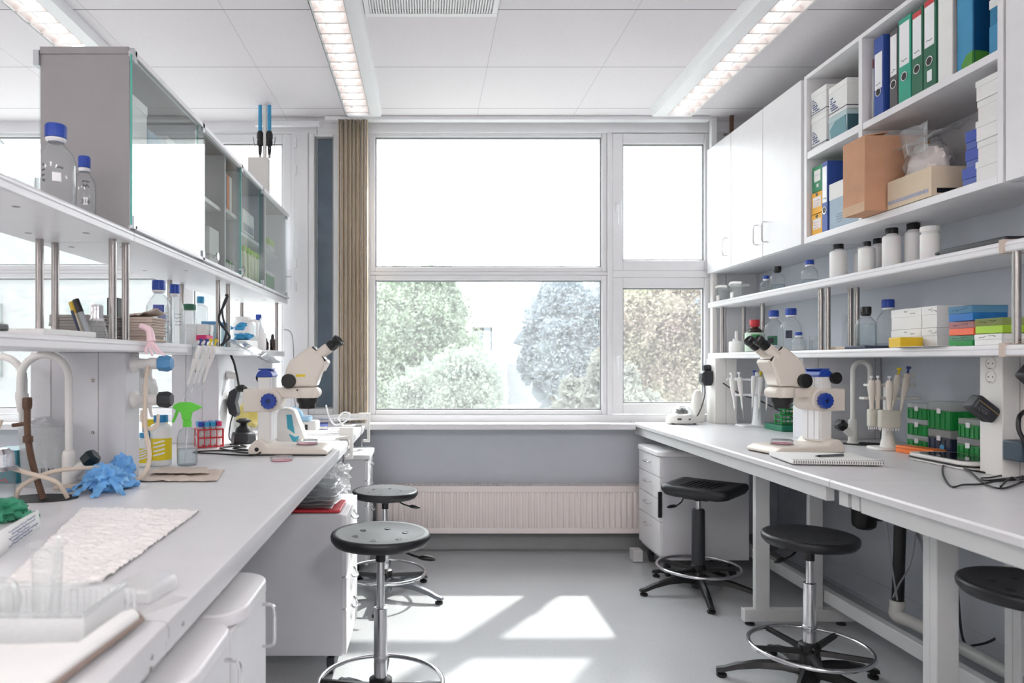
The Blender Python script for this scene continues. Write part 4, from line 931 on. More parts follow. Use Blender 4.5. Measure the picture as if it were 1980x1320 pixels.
def glove(name, label, m, loc, rz, s=1., seed=0, palm=(.05, .045, .02), spread=1., drop=0, fl=.075):
    """limp glove: a creased palm with five flat empty fingers and a cuff"""
    rnd = random.Random(seed); k = MB(); k.place(loc, rz)
    crumple(k, (0, 0, palm[2]*s*.8), s, palm, seed, .55)
    for i in range(5):
        a = (-.85+.42*i)*spread+rnd.uniform(-.1, .1); ln = fl*s*(.75+.4*rnd.random()); b0 = Vector((palm[0]*.6*cos(a), palm[1]*.7*sin(a), 0))*s; rows = []; bend = rnd.uniform(-.5, .5); nseg = 12
        p = b0.copy(); p.z = palm[2]*s*.8; z0 = p.z
        for j in range(nseg+1):
            u = j/nseg; aa = a+bend*u; d = Vector((cos(aa), sin(aa), 0)); sd = Vector((-sin(aa), cos(aa), 0)); w_ = .0125*s*(1-.25*u)*(1 if u < .9 else .65)
            c = p+d*0; c.z = max(.004*s, z0*(1-u)**1.3+.004*s+.003*sin(u*14+i*2)); th = .0035*s*(1+.7*sin(u*23+i))
            rows.append([k.V(c+sd*w_*x+Vector((0, 0, th*y+.0018*sin(x*5+j*1.7)))) for x, y in ((-1, 0), (-.5, .8), (0, 1.25), (.5, .7), (1, 0), (.5, -.6), (0, -.8), (-.5, -.6))]); p += d*ln/nseg
        for q1, q2 in zip(rows, rows[1:]):
            for n_ in range(8): k.fc([q1[n_], q1[(n_+1) % 8], q2[(n_+1) % 8], q2[n_]])
        k.fc(rows[0][::-1]); k.fc(rows[-1])
    cf = []
    for j in range(6):
        ring = []
        for i in range(26):
            t = 2*pi*i/26; w_ = (.030+.006*j/5)*s; ring.append(k.V(Vector((-(.02+.012*j)*s, w_*cos(t), max(.0008, (.012+.011*sin(t)*(1+.3*sin(3*t)) + .012*noise.noise(Vector((j*.6, cos(t)*2, seed))))*s)))))
        cf.append(ring)
    for q1, q2 in zip(cf, cf[1:]):
        for i in range(26): k.fc([q1[i], q1[(i+1) % 26], q2[(i+1) % 26], q2[i]])
    o = build(name, k, m, ang=50); return tag(o, label, 'glove')
q = at(288, 655, 2.36)
k = MB(); P = [q+Vector((-.03, 0, .045)), q+Vector((0, .0, .03)), q+Vector((.012, -.01, -.01))]
k.tube(catmull(P, 6), lambda u: .009+.006*u, 12)
for i in range(4): k.tube(catmull([q+Vector((.01, -.01, -.005)), q+Vector((-.005+.014*i, -.015, -.035)), q+Vector((.0+.02*i, -.02, -.05-.006*(i % 2)))], 6), lambda u: .005-.001*u, 8)
tag(build('latex_glove', k, 'pinkg'), 'pale pink glove draped over the front edge of the lower left shelf', 'glove')

# hanging pipettes
def pipette(par_or_none, label, loc, d, L_=.23, col='pvc', accent='blue', group=None, name='pipette', rz=0):
    t = thing(name, label, 'pipette', loc, rz, group=group); q = Vector(d).normalized().to_track_quat('Z', 'X').to_matrix(); s = L_/.23
    build('handle', MB().lathe([(0, 0), (.011*s, 0), (.0125*s, .01*s), (.0125*s, .05*s), (.010*s, .075*s), (.0085*s, .095*s), (.006*s, .10*s), (0, .10*s)], 18, q=q, sx=1, sy=.8), col, t, ang=50)
    build('shaft', MB().lathe([(.0058*s, .098*s), (.0048*s, .13*s), (.0035*s, .165*s), (.0028*s, .17*s), (0, .17*s)], 14, q=q), col, t, ang=50)
    build('tip', MB().lathe([(.0045*s, .16*s), (.0035*s, .175*s), (.0008*s, .23*s), (0, .23*s)], 12, q=q), 'clearp', t, ang=50)
    build('plunger', MB().lathe([(.008*s, -.002*s), (.004*s, -.001*s), (.0035*s, -.018*s), (.008*s, -.019*s), (.008*s, -.028*s), (0, -.029*s)], 16, q=q), accent, t, ang=50)
    k = MB(); k.M = q.to_4x4(); k.box(.008*s, .011*s, -.0035*s, .0035*s, .02*s, .05*s); build('volume_window', k, accent, t)
    k = MB(); k.M = q.to_4x4(); k.tube(catmull([(-.01*s, 0, .004*s), (-.022*s, 0, .002*s), (-.028*s, 0, .012*s)], 4), .003*s, 8); build('finger_hook', k, col, t)
    return t
ps = thing('pipette_rail', 'clear hanging rail holding four pipettes at the edge of the lower left shelf', 'rail', (-.935, 2.94, 1.30)); build('rail_body', MB().box(-.008, .004, -.14, .14, -.02, .04), 'clearp', ps, bevel=.003)
for i, (px, ac, nm) in enumerate(((386, 'inkb', 'leftmost'), (397, 'inkb', 'second'), (405, 'yellow', 'third'), (415, 'yellow', 'rightmost'))):
    q = at(px, 668, -.915*F/(px-CX))
    pipette(None, '%s of four pipettes hanging tilted from the lower left shelf' % nm, q, (-.30, 0, -1), .235, 'hdpe', ac, group='four pipettes hanging at the shelf edge')

# taps on the first column
def tap(label, z, m):
    t = thing('gas_tap', label, 'tap', (-1.018, 2.42, z)); q = Matrix.Rotation(pi/2, 3, 'Y')
    build('tap_body', MB().lathe([(0, 0), (.032, 0), (.03, .012), (.018, .02), (.016, .05), (.02, .06), (.02, .085), (.016, .09), (0, .09)], 24, q=q), 'offw', t, ang=50)
    build('tap_knob', MB().lathe([(.014, .086), (.024, .09), (.027, .12), (.021, .135), (0, .137)], 24, q=q, flute=.07, nf=6), m, t, ang=30)
    build('nozzle', MB().tube(catmull([(.06, 0, -.01), (.062, -.005, -.035), (.07, -.01, -.06)], 5), lambda u: .008-.004*u, 10), 'offw', t)
tap('white wall tap with a light blue knob, upper of two on the first column', 1.262, mat('tap blue', '4f8fc0', .3))
tap('white wall tap with a dark grey knob, lower of two on the first column', 1.137, 'dark')
hs = MB().tube(catmull([(-.955, 2.39, 1.25), (-.95, 2.36, 1.19), (-.945, 2.345, 1.05), (-.925, 2.33, .95), (-.94, 2.30, .89), (-1.0, 2.27, .878), (-1.09, 2.22, .876), (-1.16, 2.17, .876)], 10), .0075, 10)
tag(build('rubber_hose', hs, 'hose'), 'beige hose hanging from the upper wall tap down to the left bench', 'hose')
hs = MB().tube(catmull([(-.965, 2.37, 1.10), (-.96, 2.355, 1.075), (-.945, 2.35, 1.05), (-.93, 2.36, 1.04), (-.915, 2.37, 1.055), (-.915, 2.38, 1.09)], 8), .006, 10)
tag(build('rubber_hose', hs, 'hose'), 'short beige hose looped below the grey knobbed tap', 'hose')
t = thing('paper_cup_holder', 'crumpled white paper behind the two wall taps', 'paper', (-1.05, 2.56, 1.17)); build('paper_body', MB().ball((0, 0, 0), .07, 20, 12, (.9, .6, 1), lump=.35, seed=8), 'paper', t)

# ---- faucets
def faucet(label, loc, rz, hgt, reach, knob='black', drop=.12, r=.012, basebr=True):
    t = thing('lab_faucet', label, 'faucet', loc, rz)
    build('base', MB().lathe([(0, 0), (.026, 0), (.026, .006), (.021, .01), (.021, .10), (.019, .115), (.014, .12), (.0, .12)], 24), 'offw', t, ang=50)
    n_ = reach/2; pts = [(0, 0, .11), (0, 0, hgt-n_)]+[(n_-n_*cos(a), 0, hgt-n_+n_*sin(a)) for a in [pi*i/12 for i in range(1, 12)]]+[(reach, 0, hgt-n_), (reach, 0, hgt-drop)]
    build('swan_neck', MB().tube(pts, r, 16), 'offw', t, ang=60)
    build('outlet_nozzle', MB().lathe([(r*1.25, 0), (r*1.3, -.02), (r*.8, -.06), (r*.5, -.065), (r*.35, -.1), (0, -.1)], 18, (reach, 0, hgt-drop)), 'offw', t, ang=50)
    d = Vector((-.72, -.1, .62)) if basebr else Vector((.7, -.1, .7)); q = d.to_track_quat('Z', 'Y').to_matrix()
    build('valve_body', MB().lathe([(0, .0), (.017, 0), (.017, .05), (.013, .065), (0, .065)], 20, (0, 0, .035), q=q), 'offw', t, ang=50)
    build('valve_knob', MB().lathe([(.012, .06), (.024, .066), (.027, .095), (.02, .108), (0, .11)], 24, (0, 0, .035), q=q, flute=.07, nf=6), knob, t, ang=30)
    return t
f1 = faucet('white swan neck faucet with a dark knob beside the blue glove', (-1.145, 2.235, ZT), pi, .425, .155, knob=mat('dark green knob', '1d2b30', .2))
faucet('white swan neck faucet of the far bench side, cut by the left edge', (-1.46, 2.26, ZT), 0, .42, .155, knob='skyblue')
sk = thing('sink_cup', 'black oval cup sink in the left bench below the faucet', 'sink', (-1.135, 2.055, ZT))
build('rim', MB().lathe([(.095, .0005), (.1, .002), (.104, .0022), (.107, .0005)], 48, sx=1, sy=.62, cap=False), 'black', sk)
build('basin', MB().lathe([(.097, .0018), (.094, .0010), (.09, .0008), (0, .0008)], 48, sx=1, sy=.62, cap=False), mat('black sink hole', '0c0b0b', .6), sk)
sk = thing('sink_cup', 'black oval cup sink in the right bench below the faucet', 'sink', (2.13, 3.40, ZT))
build('rim', MB().lathe([(.095, .0005), (.1, .002), (.104, .0022), (.107, .0005)], 48, sx=1, sy=.62, cap=False), 'black', sk)
build('basin', MB().lathe([(.097, .0018), (.094, .0010), (.09, .0008), (0, .0008)], 48, sx=1, sy=.62, cap=False), MATS['black sink hole'], sk)
faucet('white swan neck faucet on the right bench behind the microscope', (2.10, 3.44, ZT), 0, .40, .085, knob='black', drop=.10, r=.011)
# rusty pipe, hoses in the sink
rp = thing('aspirator_pipe', 'rusty brown pipe standing in the left cup sink', 'pipe', (-1.12, 2.04, ZT+.002)); q0 = Vector((-.015, 0, 0))
build('pipe_body', MB().tube(catmull([(-.0, 0, 0), (-.028, .0, .09), (-.045, .0, .18), (-.047, .0, .27)], 6), .0095, 12), 'rust', rp)
build('pipe_fitting', MB().lathe([(.0, 0), (.013, 0), (.015, .01), (.015, .03), (.012, .034), (0, .034)], 6, (-.047, 0, .262)), 'rust', rp)
build('pipe_ring', MB().lathe([(0, 0), (.014, 0), (.014, .018), (0, .018)], 16, (-.045, 0, .165)), 'rust', rp)
build('side_arm', MB().tube([(-.047, 0, .22), (-.09, 0, .215)], .006, 8), 'rust', rp)
hs = MB().tube(catmull([(-1.23, 2.02, 1.10), (-1.245, 2.0, 1.03), (-1.22, 1.98, .985), (-1.16, 2.0, .955), (-1.08, 2.02, .925), (-1.06, 2.04, .89), (-1.055, 2.05, .870)], 8), .0065, 10)
tag(build('rubber_hose', hs, 'hose'), 'beige hose curling from the left faucet into the cup sink', 'hose')
hs = MB().tube(catmull([(-1.19, 2.02, .870), (-1.17, 2.02, .91), (-1.10, 2.05, .945), (-1.04, 2.12, .945), (-1.0, 2.20, .935)], 8), .0065, 10)
tag(build('rubber_hose', hs, 'hose'), 'second beige hose crossing over the left cup sink', 'hose')

# blue glove, jar, containers near the column
b_ = MB(); 
glove('nitrile_glove', 'crumpled light blue glove lying on the left bench by the column', 'bglove', onz(203, 950, ZT), R(-120), 1.2, seed=5, palm=(.05, .058, .040), spread=1.7, fl=.06)
glove('nitrile_glove', 'second light blue glove crumpled against the foot of the column', 'bglove', onz(236, 934, ZT), R(20), 1.05, seed=9, palm=(.04, .036, .052), fl=.04)
t = thing('plastic_beaker', 'frosted plastic beaker with P M handwriting behind the left faucet', 'beaker', (-1.245, 2.275, ZT)); t.scale = (1.13, 1.13, 1.1)
build('beaker_body', MB().lathe([(0, .001), (.055, .001), (.058, .01), (.066, .17), (.072, .176)], 40, cap=False), 'frost', t, ang=50)
text('handwriting', 'P M', 'ink', t, (.042, -.0625, .045), (pi/2, 0, R(20)), .022, align='CENTER')
build('crumpled_film', MB().ball((0, 0, .17), .05, 24, 14, (1.05, .9, .55), lump=.6, seed=3), 'bag', t)
carton('carton', 'teal box behind the rusty pipe at the left edge', 'box', -1.45, -1.35, 2.30, 2.42, ZT, .11, 'teal')
carton('carton', 'dark red box behind the cup sink at the left edge', 'box', -1.55, -1.37, 2.12, 2.20, ZT, .07, 'maroon')
t = thing('reagent_jar', 'clear glass jar with red writing and a foil cap, cut by the left edge', 'jar', onz(0, 972, ZT)+Vector((-.0, .0, 0)))
build('glass_body', MB().lathe([(0, .002), (.036, .002), (.038, .01), (.038, .085), (.032, .10), (.028, .115)], 32, cap=False), 'clear', t, ang=50)
build('foil_cap', MB().lathe([(.05, .095), (.036, .105), (.034, .14), (.02, .155), (0, .157)], 30, flute=.12, nf=7), 'foil', t)
k = MB(); scribble(k, (.018, -.034, .07), (1, .5, 0), (0, 0, 1), .02, .014, 3, .0012); build('red_writing', k, 'red', t)

# yellow label bottles
def yl_bottle(label, loc, r, h, capm, body='hdpe'):
    t = hdpe_bottle(label, loc, r, h, capm=capm, neck=.55, body=body)
    k = MB().lathe([(r+.0008, h*.12), (r+.0008, h*.55)], 36, cap=False); build('yellow_label', k, 'yellow', t)
    k = MB()
    for i in range(4): k.grid(lambda u, v: ((r+.0018)*cos(R(-110+60*u)), (r+.0018)*sin(R(-110+60*u)), h*(.2+i*.08)+.006*v+.01*u), 5, 1)
    build('label_print', k, 'pvc', t); return t
c = onz(311, 899, ZT); yl_bottle('white plastic bottle with sky blue cap and yellow label on the left bench', (c.x, c.y, ZT), .040, .195, mat('strong sky blue', '1f7fb8', .4))
c = onz(282, 901, ZT); t = yl_bottle('small yellow labelled jar with blue lid beside the column', (c.x-.005, c.y+.0, ZT), .028, .13, 'skyblue')
t = thing('reagent_pack', 'blue and yellow reagent pack standing behind the yellow jar', 'pack', (-1.09, 2.80, ZT)); build('pack_body', MB().box(-.045, .045, -.02, .02, 0, .17), mat('blue pack', '4a6fae', .5), t, bevel=.006); build('yellow_band', MB().box(-.046, .046, -.021, .021, .14, .172), 'yellow', t, bevel=.004)
c = onz(362, 899, ZT)
sb = thing('spray_bottle', 'clear spray bottle with a bright green trigger on the left bench', 'bottle', (c.x, c.y, ZT))
build('bottle_body', MB().lathe([(0, .001), (.036, .001), (.0385, .01), (.0385, .11), (.030, .135), (.014, .148), (.013, .16)], 40, cap=False), 'clear', sb, ang=60)
build('liquid', MB().lathe([(0, .003), (.034, .003), (.0365, .012), (.0365, .065), (0, .065)], 32), 'water', sb)
build('dip_tube', MB().tube([(0, 0, .15), (-.004, 0, .08), (-.012, 0, .01)], .003, 8), 'pvc', sb)
k = MB().lathe([(0, .15), (.017, .15), (.017, .172), (.012, .178), (0, .178)], 24, flute=.03, nf=16); build('spray_collar', k, 'lgreen', sb)
k = MB().prism([(-.016, .176), (.014, .176), (.018, .205), (.055, .222), (.055, .229), (.012, .245), (-.028, .245), (-.05, .235), (-.055, .222), (-.022, .205)], -.011, .011, 'y'); build('spray_head', k, 'lgreen', sb, bevel=.003)
k = MB().prism([(-.028, .222), (-.04, .222), (-.054, .18), (-.06, .165), (-.052, .165), (-.04, .19)], -.006, .006, 'y'); build('trigger', k, 'lgreen', sb, bevel=.002)
# paper towels on the bench
def sheet(name, label, m, pts, z, amp=.002, nu=24, nv=18, seed=0, cat='paper', th=.0012, par=None, freq=30, st=1.):
    """limp sheet on the four corners pts (bench plane), rippled"""
    P = [Vector(p) for p in pts]
    def fn(u, v):
        p = (P[0]*(1-u)+P[1]*u)*(1-v)+(P[3]*(1-u)+P[2]*u)*v; e = min(u, 1-u, v, 1-v)*8
        n_ = noise.noise(Vector((p.x*freq/st, p.y*freq*st, seed)))+.5*noise.noise(Vector((p.x*freq*2.7/st, p.y*freq*2.7*st, seed+3)))
        return (p.x+.004*noise.noise(Vector((v*9, u*9, seed+9))), p.y+.004*noise.noise(Vector((u*9, v*9, seed+5))), z+amp*1.2+amp*n_)
    o = build(name, MB().grid(fn, nu, nv), m, solid=th, ang=80); return tag(o, label, cat)
sheet('paper_towel', 'beige folded paper towel in front of the spray bottle', 'kraft', [onz(262, 932, ZT), onz(420, 932, ZT), onz(434, 909, ZT), onz(290, 912, ZT)], ZT, .004, seed=1)
sheet('paper_towel', 'smaller beige paper towel lying on the folded one', 'kraft', [onz(285, 922, ZT), onz(405, 922, ZT), onz(400, 910, ZT), onz(310, 911, ZT)], ZT+.010, .003, seed=2)
# tube rack
def tube_rack(label, loc, rz, nx, ny, m, pitch=.030, h=.07, caps=(), wire=True, base='rack_frame'):
    t = thing('test_tube_rack', label, 'rack', loc, rz); w_, d = nx*pitch, ny*pitch; k = MB()
    if wire:
        for z in (.006, h*.55, h):
            for i in range(ny+1): k.box(0, w_, i*d/ny-.002, i*d/ny+.002, z-.003, z+.003)
            for i in range(nx+1): k.box(i*w_/nx-.002, i*w_/nx+.002, 0, d, z-.003, z+.003)
        for x in (0, w_):
            for y in (0, d): k.box(x-.004, x+.004, y-.004, y+.004, 0, h+.003)
        for i in range(nx+1): k.box(i*w_/nx-.002, i*w_/nx+.002, -.002, .002, 0, h)
    else: k.box(0, w_, 0, d, 0, h*.25); k.box(0, w_, 0, d, h*.9, h); k.box(0, .004, 0, d, 0, h); k.box(w_-.004, w_, 0, d, 0, h)
    build(base, k, m, t, smooth=False); return t
c = onz(393, 868, ZT)
rk = tube_rack('red test tube rack behind the spray bottle', (c.x-.03, c.y+.02, ZT), R(28), 4, 3, 'red', .028, .085)
capc = ['cap', 'skyblue', 'skyblue', 'pink', 'skyblue', 'red', 'skyblue', 'cap', 'skyblue', 'skyblue', 'cap', 'skyblue']
for i in range(12):
    a = R(28); x, y = (i % 4+.5)*.028, (i//4+.5)*.028; q = rk.location+Vector((x*cos(a)-y*sin(a), x*sin(a)+y*cos(a), .004))
    t = thing('test_tube', 'capped test tube standing in the red rack', 'tube', q, group='test tubes in the red rack')
    build('tube_body', MB().lathe([(0, 0), (.004, .001), (.010, .015), (.0105, .1), (.0105, .102)], 18, cap=False), 'frost', t); build('tube_cap', MB().lathe([(.0125, .095), (.0125, .115), (.011, .117), (0, .117)], 22), capc[i], t)
    if capc[i] == 'pink' or capc[i] == 'red': del t['group']; t['label'] = 'test tube with a %s cap in the red rack' % ('bright pink' if capc[i] == 'pink' else 'bright red')
# vortex mixer
c = onz(468, 858, ZT)
vm = thing('vortex_mixer', 'black vortex mixer with a knob top left of the microscope', 'mixer', (c.x, c.y+.03, ZT))
build('mixer_body', MB().lathe([(0, 0), (.062, 0), (.064, .006), (.060, .05), (.050, .056), (0, .056)], 6), 'dark', vm, bevel=.006)
build('mixer_dome', MB().lathe([(.042, .054), (.036, .075), (.018, .09), (.014, .10), (0, .10)], 28), 'black', vm)
build('mixer_cup', MB().lathe([(.02, .098), (.036, .106), (.038, .114), (.03, .116), (.022, .122), (0, .122)], 28), 'black', vm)
# adapter on the second column and its cord
ad = thing('power_adapter', 'black power adapter plugged into the second column', 'adapter', (-1.0, 3.56, 1.06)); k = MB().prism([(-.0, .055), (.03, .075), (.045, .06), (.03, 0), (.045, -.055), (.03, -.075), (0, -.055), (-.012, 0)], -.035, .035, 'y'); build('adapter_body', k, 'dark', ad, bevel=.006)
ad = thing('plug', 'white plug above the black adapter on the second column', 'plug', (-1.018, 3.56, 1.2)); build('plug_body', MB().lathe([(0, 0), (.02, 0), (.022, .03), (.014, .05), (0, .05)], 20, q=Matrix.Rotation(pi/2, 3, 'Y')), 'offw', ad)
k = MB().tube(catmull([(-.98, 3.53, 1.0), (-.985, 3.5, .95), (-.975, 3.45, .89), (-.93, 3.40, .872), (-.88, 3.30, .871), (-.95, 3.22, .871), (-.90, 3.14, .871), (-.82, 3.06, .871), (-.76, 3.02, .871)], 8), .0035, 8)
tag(build('loose_cable', k, 'black'), 'black cord from the hanging adapter down to the left microscope', 'cord')
k = MB().tube(catmull([(-.94, 3.34, .872), (-.84, 3.26, .872), (-.88, 3.17, .875), (-.80, 3.12, .872), (-.96, 3.10, .872), (-1.02, 3.05, .872), (-.90, 3.0, .872), (-.74, 2.95, .872), (-.70, 2.955, .885)], 8), .0033, 8)
tag(build('loose_cable', k, 'black'), 'loose black cord loops on the bench beside the left microscope', 'cord')
k = MB().tube(catmull([(-.99, 3.53, 1.30), (-.965, 3.5, 1.26), (-.945, 3.48, 1.2), (-.93, 3.47, 1.14), (-.9, 3.45, 1.12)], 8), .006, 8); k.ball((-.92, 3.46, 1.135), .022, 12, 8, (1.4, 1, .8), lump=.5); tag(build('loose_cable', k, 'black'), 'short black cord bundle hanging under the lower left shelf', 'cord')
t = thing('waste_bag', 'clear bag with yellow contents behind the left microscope', 'bag', (-.98, 3.83, ZT)); build('bag_film', MB().ball((0, 0, .125), .11, 28, 16, (1, .8, 1.0), lump=.35, seed=2), 'bag', t); build('yellow_contents', MB().ball((.02, 0, .115), .07, 20, 12, (1, .8, 1.1), lump=.3, seed=6), 'yellow', t)
# tablet stand thing lying on the shelf edge
t = thing('clipboard', 'clear sloping acrylic board at the edge of the lower left shelf', 'board', (-.90, 3.45, 1.338)); k = MB().prism([(-.05, .03), (.16, -.075), (.165, -.07), (-.045, .038)], -.14, .12, 'y'); build('board_sheet', k, 'clearp', t, bevel=.002); k = MB().prism([(.10, -.05), (.15, -.078), (.152, -.072), (.102, -.044)], -.145, .12, 'y'); build('board_clip', k, 'greyt', t)
# petri dishes
def petri(label, loc, r=.046, fill='red', group=None):
    t = thing('petri_dish', label, 'petri dish', loc, group=group)
    build('dish', MB().lathe([(0, .0008), (r*.96, .0008), (r*.96, .014)], 44, cap=False), 'clear', t, ang=40)
    build('agar', MB().lathe([(0, .0012), (r*.93, .0012), (r*.93, .0036), (0, .0036)], 44), mat('pink agar', 'e27f92', .25) if fill == 'red' else fill, t, ang=40)
    build('dish_lid', MB().lathe([(r, .006), (r, .0165), (r*.99, .0172), (0, .0172)], 44, cap=False), 'clear', t, ang=40); return t
c = onz(545, 890, ZT); petri('petri dish with pink agar on the bench before the left microscope', (c.x, c.y, ZT))
# ---------------------------------------------------------------- stereo microscopes
def microscope(label, loc, rz):
    """+x points to the observer; origin on the bench under the rear of the foot"""
    t = thing('stereo_microscope', label, 'microscope', loc, rz)
    # foot
    k = MB(); w0, w1 = -.10, .10
    k.prism([(0, .006), (.0, .03), (.012, .05), (.028, .064), (.052, .066), (.07, .055), (.082, .040), (.27, .036), (.305, .034), (.335, .022), (.343, .010), (.335, .005)], w0, w1, 'y'); build('foot', k, 'cream', t, bevel=.012, seg=3)
    build('foot_gasket', MB().prism([(.004, 0), (.004, .008), (.335, .008), (.33, 0)], w0+.004, w1-.004, 'y'), 'black', t)
    build('stage_plate', MB().lathe([(0, 0), (.048, 0), (.048, .003), (0, .003)], 40, (.235, 0, .0365)), 'greyp', t)
    build('power_switch', MB().lathe([(0, 0), (.008, 0), (.009, .003), (0, .005)], 18, (.038, w0, .028), q=Matrix.Rotation(pi/2, 3, 'X')), 'black', t)
    build('control_dial', MB().box(.05, .075, -.05, -.02, .056, .066), 'blue', t, bevel=.003)
    # column: square extrusion with grooves
    k = MB(); k.box(.03, .085, -.055, .055, .05, .335); build('column', k, 'offw', t, bevel=.004)
    k = MB(); k.box(.085, .092, -.05, -.018, .06, .335).box(.085, .092, -.012, .02, .06, .335).box(.085, .092, .026, .05, .06, .335); build('column_rail', k, 'pvc', t, bevel=.001)
    k = MB().prism([(.024+.036*(1-cos(a)), .335+.034*sin(a)) for a in [pi*i/10 for i in range(11)]], -.058, .058, 'y'); build('column_cap', k, 'blue', t, bevel=.003)
    k = MB().box(.03, .088, -.045, .045, .366, .372); build('cap_handle', k, 'blue', t, bevel=.002)
    build('rear_dial', MB().cyl((.02, .06, .33), (.02, .075, .33), .026), 'black', t)
    # focus carriage
    pts = [(-.03, .185), (.075, .185)]+[(.085+.049*sin(a), .234-.049*cos(a)) for a in [pi*i/10 for i in range(11)]]+[(-.03, .283)]
    build('focus_block', MB().prism(pts, -.066, .066, 'y'), 'cream', t, bevel=.005)
    for s in (-1, 1):
        q = Matrix.Rotation(s*pi/2, 3, 'X') if s > 0 else Matrix.Rotation(pi/2, 3, 'X')
        q = Matrix.Rotation(-pi/2, 3, 'X') if s > 0 else Matrix.Rotation(pi/2, 3, 'X')
        kn = build('focus_knob', MB().lathe([(.028, .0), (.030, .004), (.033, .008), (.033, .026), (.030, .03), (.012, .03), (.010, .025), (0, .025)], 60, (.085, s*.066, .232), q=q, flute=.05, nf=12), 'blue', t, ang=40)
        build('knob_screw', MB().lathe([(0, .024), (.006, .024), (.005, .029), (0, .029)], 14, (.085, s*.066, .232), q=q), 'black', kn)
    # arm to the ring carrier
    k = MB().prism([(.08, .243), (.27, .243)]+[(.272+.023*sin(a), .266-.023*cos(a)) for a in [pi*i/8 for i in range(9)]]+[(.08, .289)], -.042, .042, 'y'); build('arm', k, 'cream', t, bevel=.005)
    build('ring_carrier', MB().lathe([(0, .244), (.050, .244), (.054, .25), (.054, .284), (.050, .290), (0, .290)], 40, (.235, 0, 0)), 'cream', t, ang=50)
    build('arm_screw', MB().lathe([(0, 0), (.004, 0), (.004, .002), (0, .002)], 12, (.20, -.042, .278), q=Matrix.Rotation(pi/2, 3, 'X')), 'black', t)
    build('objective', MB().lathe([(0, .196), (.034, .196), (.036, .2), (.036, .215), (.045, .226), (.047, .244), (0, .244)], 36, (.235, 0, 0)), 'black', t, ang=40)
    # zoom body and inclined head
    hp = [(.145, .292), (.275, .292), (.283, .30), (.300, .35), (.318, .385), (.322, .412), (.296, .445), (.262, .470), (.242, .462), (.165, .405), (.150, .37), (.143, .33)]
    build('zoom_body', MB().prism(hp, -.046, .046, 'y'), 'cream', t, bevel=.012, seg=3)
    build('neck_plate', MB().prism([(.318, .402), (.325, .408), (.268, .470), (.262, .462)], -.044, .044, 'y'), 'black', t, bevel=.003)
    build('front_lip', MB().prism([(.30, .36), (.312, .36), (.333, .398), (.326, .412), (.312, .40)], -.04, .04, 'y'), 'cream', t, bevel=.003)
    build('yellow_sticker', MB().box(.195, .235, -.0475, -.046, .336, .347), 'yellow', t)
    for s in (-1, 1): build('zoom_knob', MB().cyl((.165, s*.045, .318), (.165, s*.068, .318), .031, n=36), 'black', t, bevel=.003)
    d = Vector((.80, 0, .60)).normalized()
    for s in (-1, 1):
        b0 = Vector((.292, s*.031, .434)); q = d.to_track_quat('Z', 'Y').to_matrix()
        tb_ = build('eyepiece_tube', MB().lathe([(0, -.01), (.0215, -.01), (.0215, .045), (.019, .047), (.019, .055), (0, .055)], 28, b0, q=q), 'cream', t, ang=50)
        build('eyepiece', MB().lathe([(0, .052), (.0205, .052), (.022, .056), (.022, .078), (.019, .08), (.019, .084), (.023, .088), (.0245, .108), (.019, .112), (.015, .106), (0, .104)], 28, b0, q=q), 'black', tb_, ang=50)
    return t
m1 = microscope('cream stereo microscope with blue knobs on the left bench', (-.762, 3.075, ZT), 0)
m2 = microscope('cream stereo microscope with blue knobs on the right bench', (1.80, 3.13, ZT), R(180+11))
c = onz(588, 860, ZT+.042); petri('petri dish with pink agar on the foot of the left microscope', (-.762+.235, 3.075, ZT+.0402))
petri('petri dish with red agar on the foot of the right microscope', (1.80-.235*cos(R(11)), 3.13-.235*sin(R(11)), ZT+.0402))

# ---------------------------------------------------------------- more of the left bench
t = thing('carry_bag', 'white caddy with teal side pockets standing behind the left microscope', 'caddy', (-.66, 3.36, ZT))
k = MB().prism([(-.075, 0), (.055, 0), (.085, .03), (.03, .17), (.0, .18), (-.04, .18), (-.07, .12)], -.05, .05, 'y'); build('shell', k, 'offw', t, bevel=.01)
k = MB().prism([(-.0, .085), (.035, .06), (.02, .15), (-.005, .15)], -.053, -.048, 'y'); build('upper_pocket', k, mat('cyan pocket', '3fa5bd', .4), t, bevel=.001)
k = MB().prism([(.005, .06), (.038, .045), (.055, .05), (.05, .02), (.03, .015)], -.053, -.048, 'y'); build('lower_pocket', k, MATS['cyan pocket'], t, bevel=.001)
k = MB().prism([(-.074, .005), (-.06, .005), (-.06, .14), (-.072, .12)], -.052, -.046, 'y'); build('side_stripe', k, MATS['cyan pocket'], t)
t = thing('balance', 'small pale blue and white bench device behind the left microscope', 'device', (-.72, 3.98, ZT)); build('housing', MB().box(-.13, .10, -.08, .08, .006, .065), 'offw', t, bevel=.01); build('blue_top', MB().box(-.12, .06, -.07, .06, .065, .09), mat('soft blue', '9cc4de', .4), t, bevel=.008); build('blue_dome', MB().ball((-.04, 0, .09), .06, 24, 12, (1, .9, .9)), MATS['soft blue'], t); build('rear_socket', MB().box(.04, .055, -.082, -.08, .02, .05), 'black', t); build('base_foot', MB().box(-.12, .09, -.075, .075, 0, .006), 'black', t)
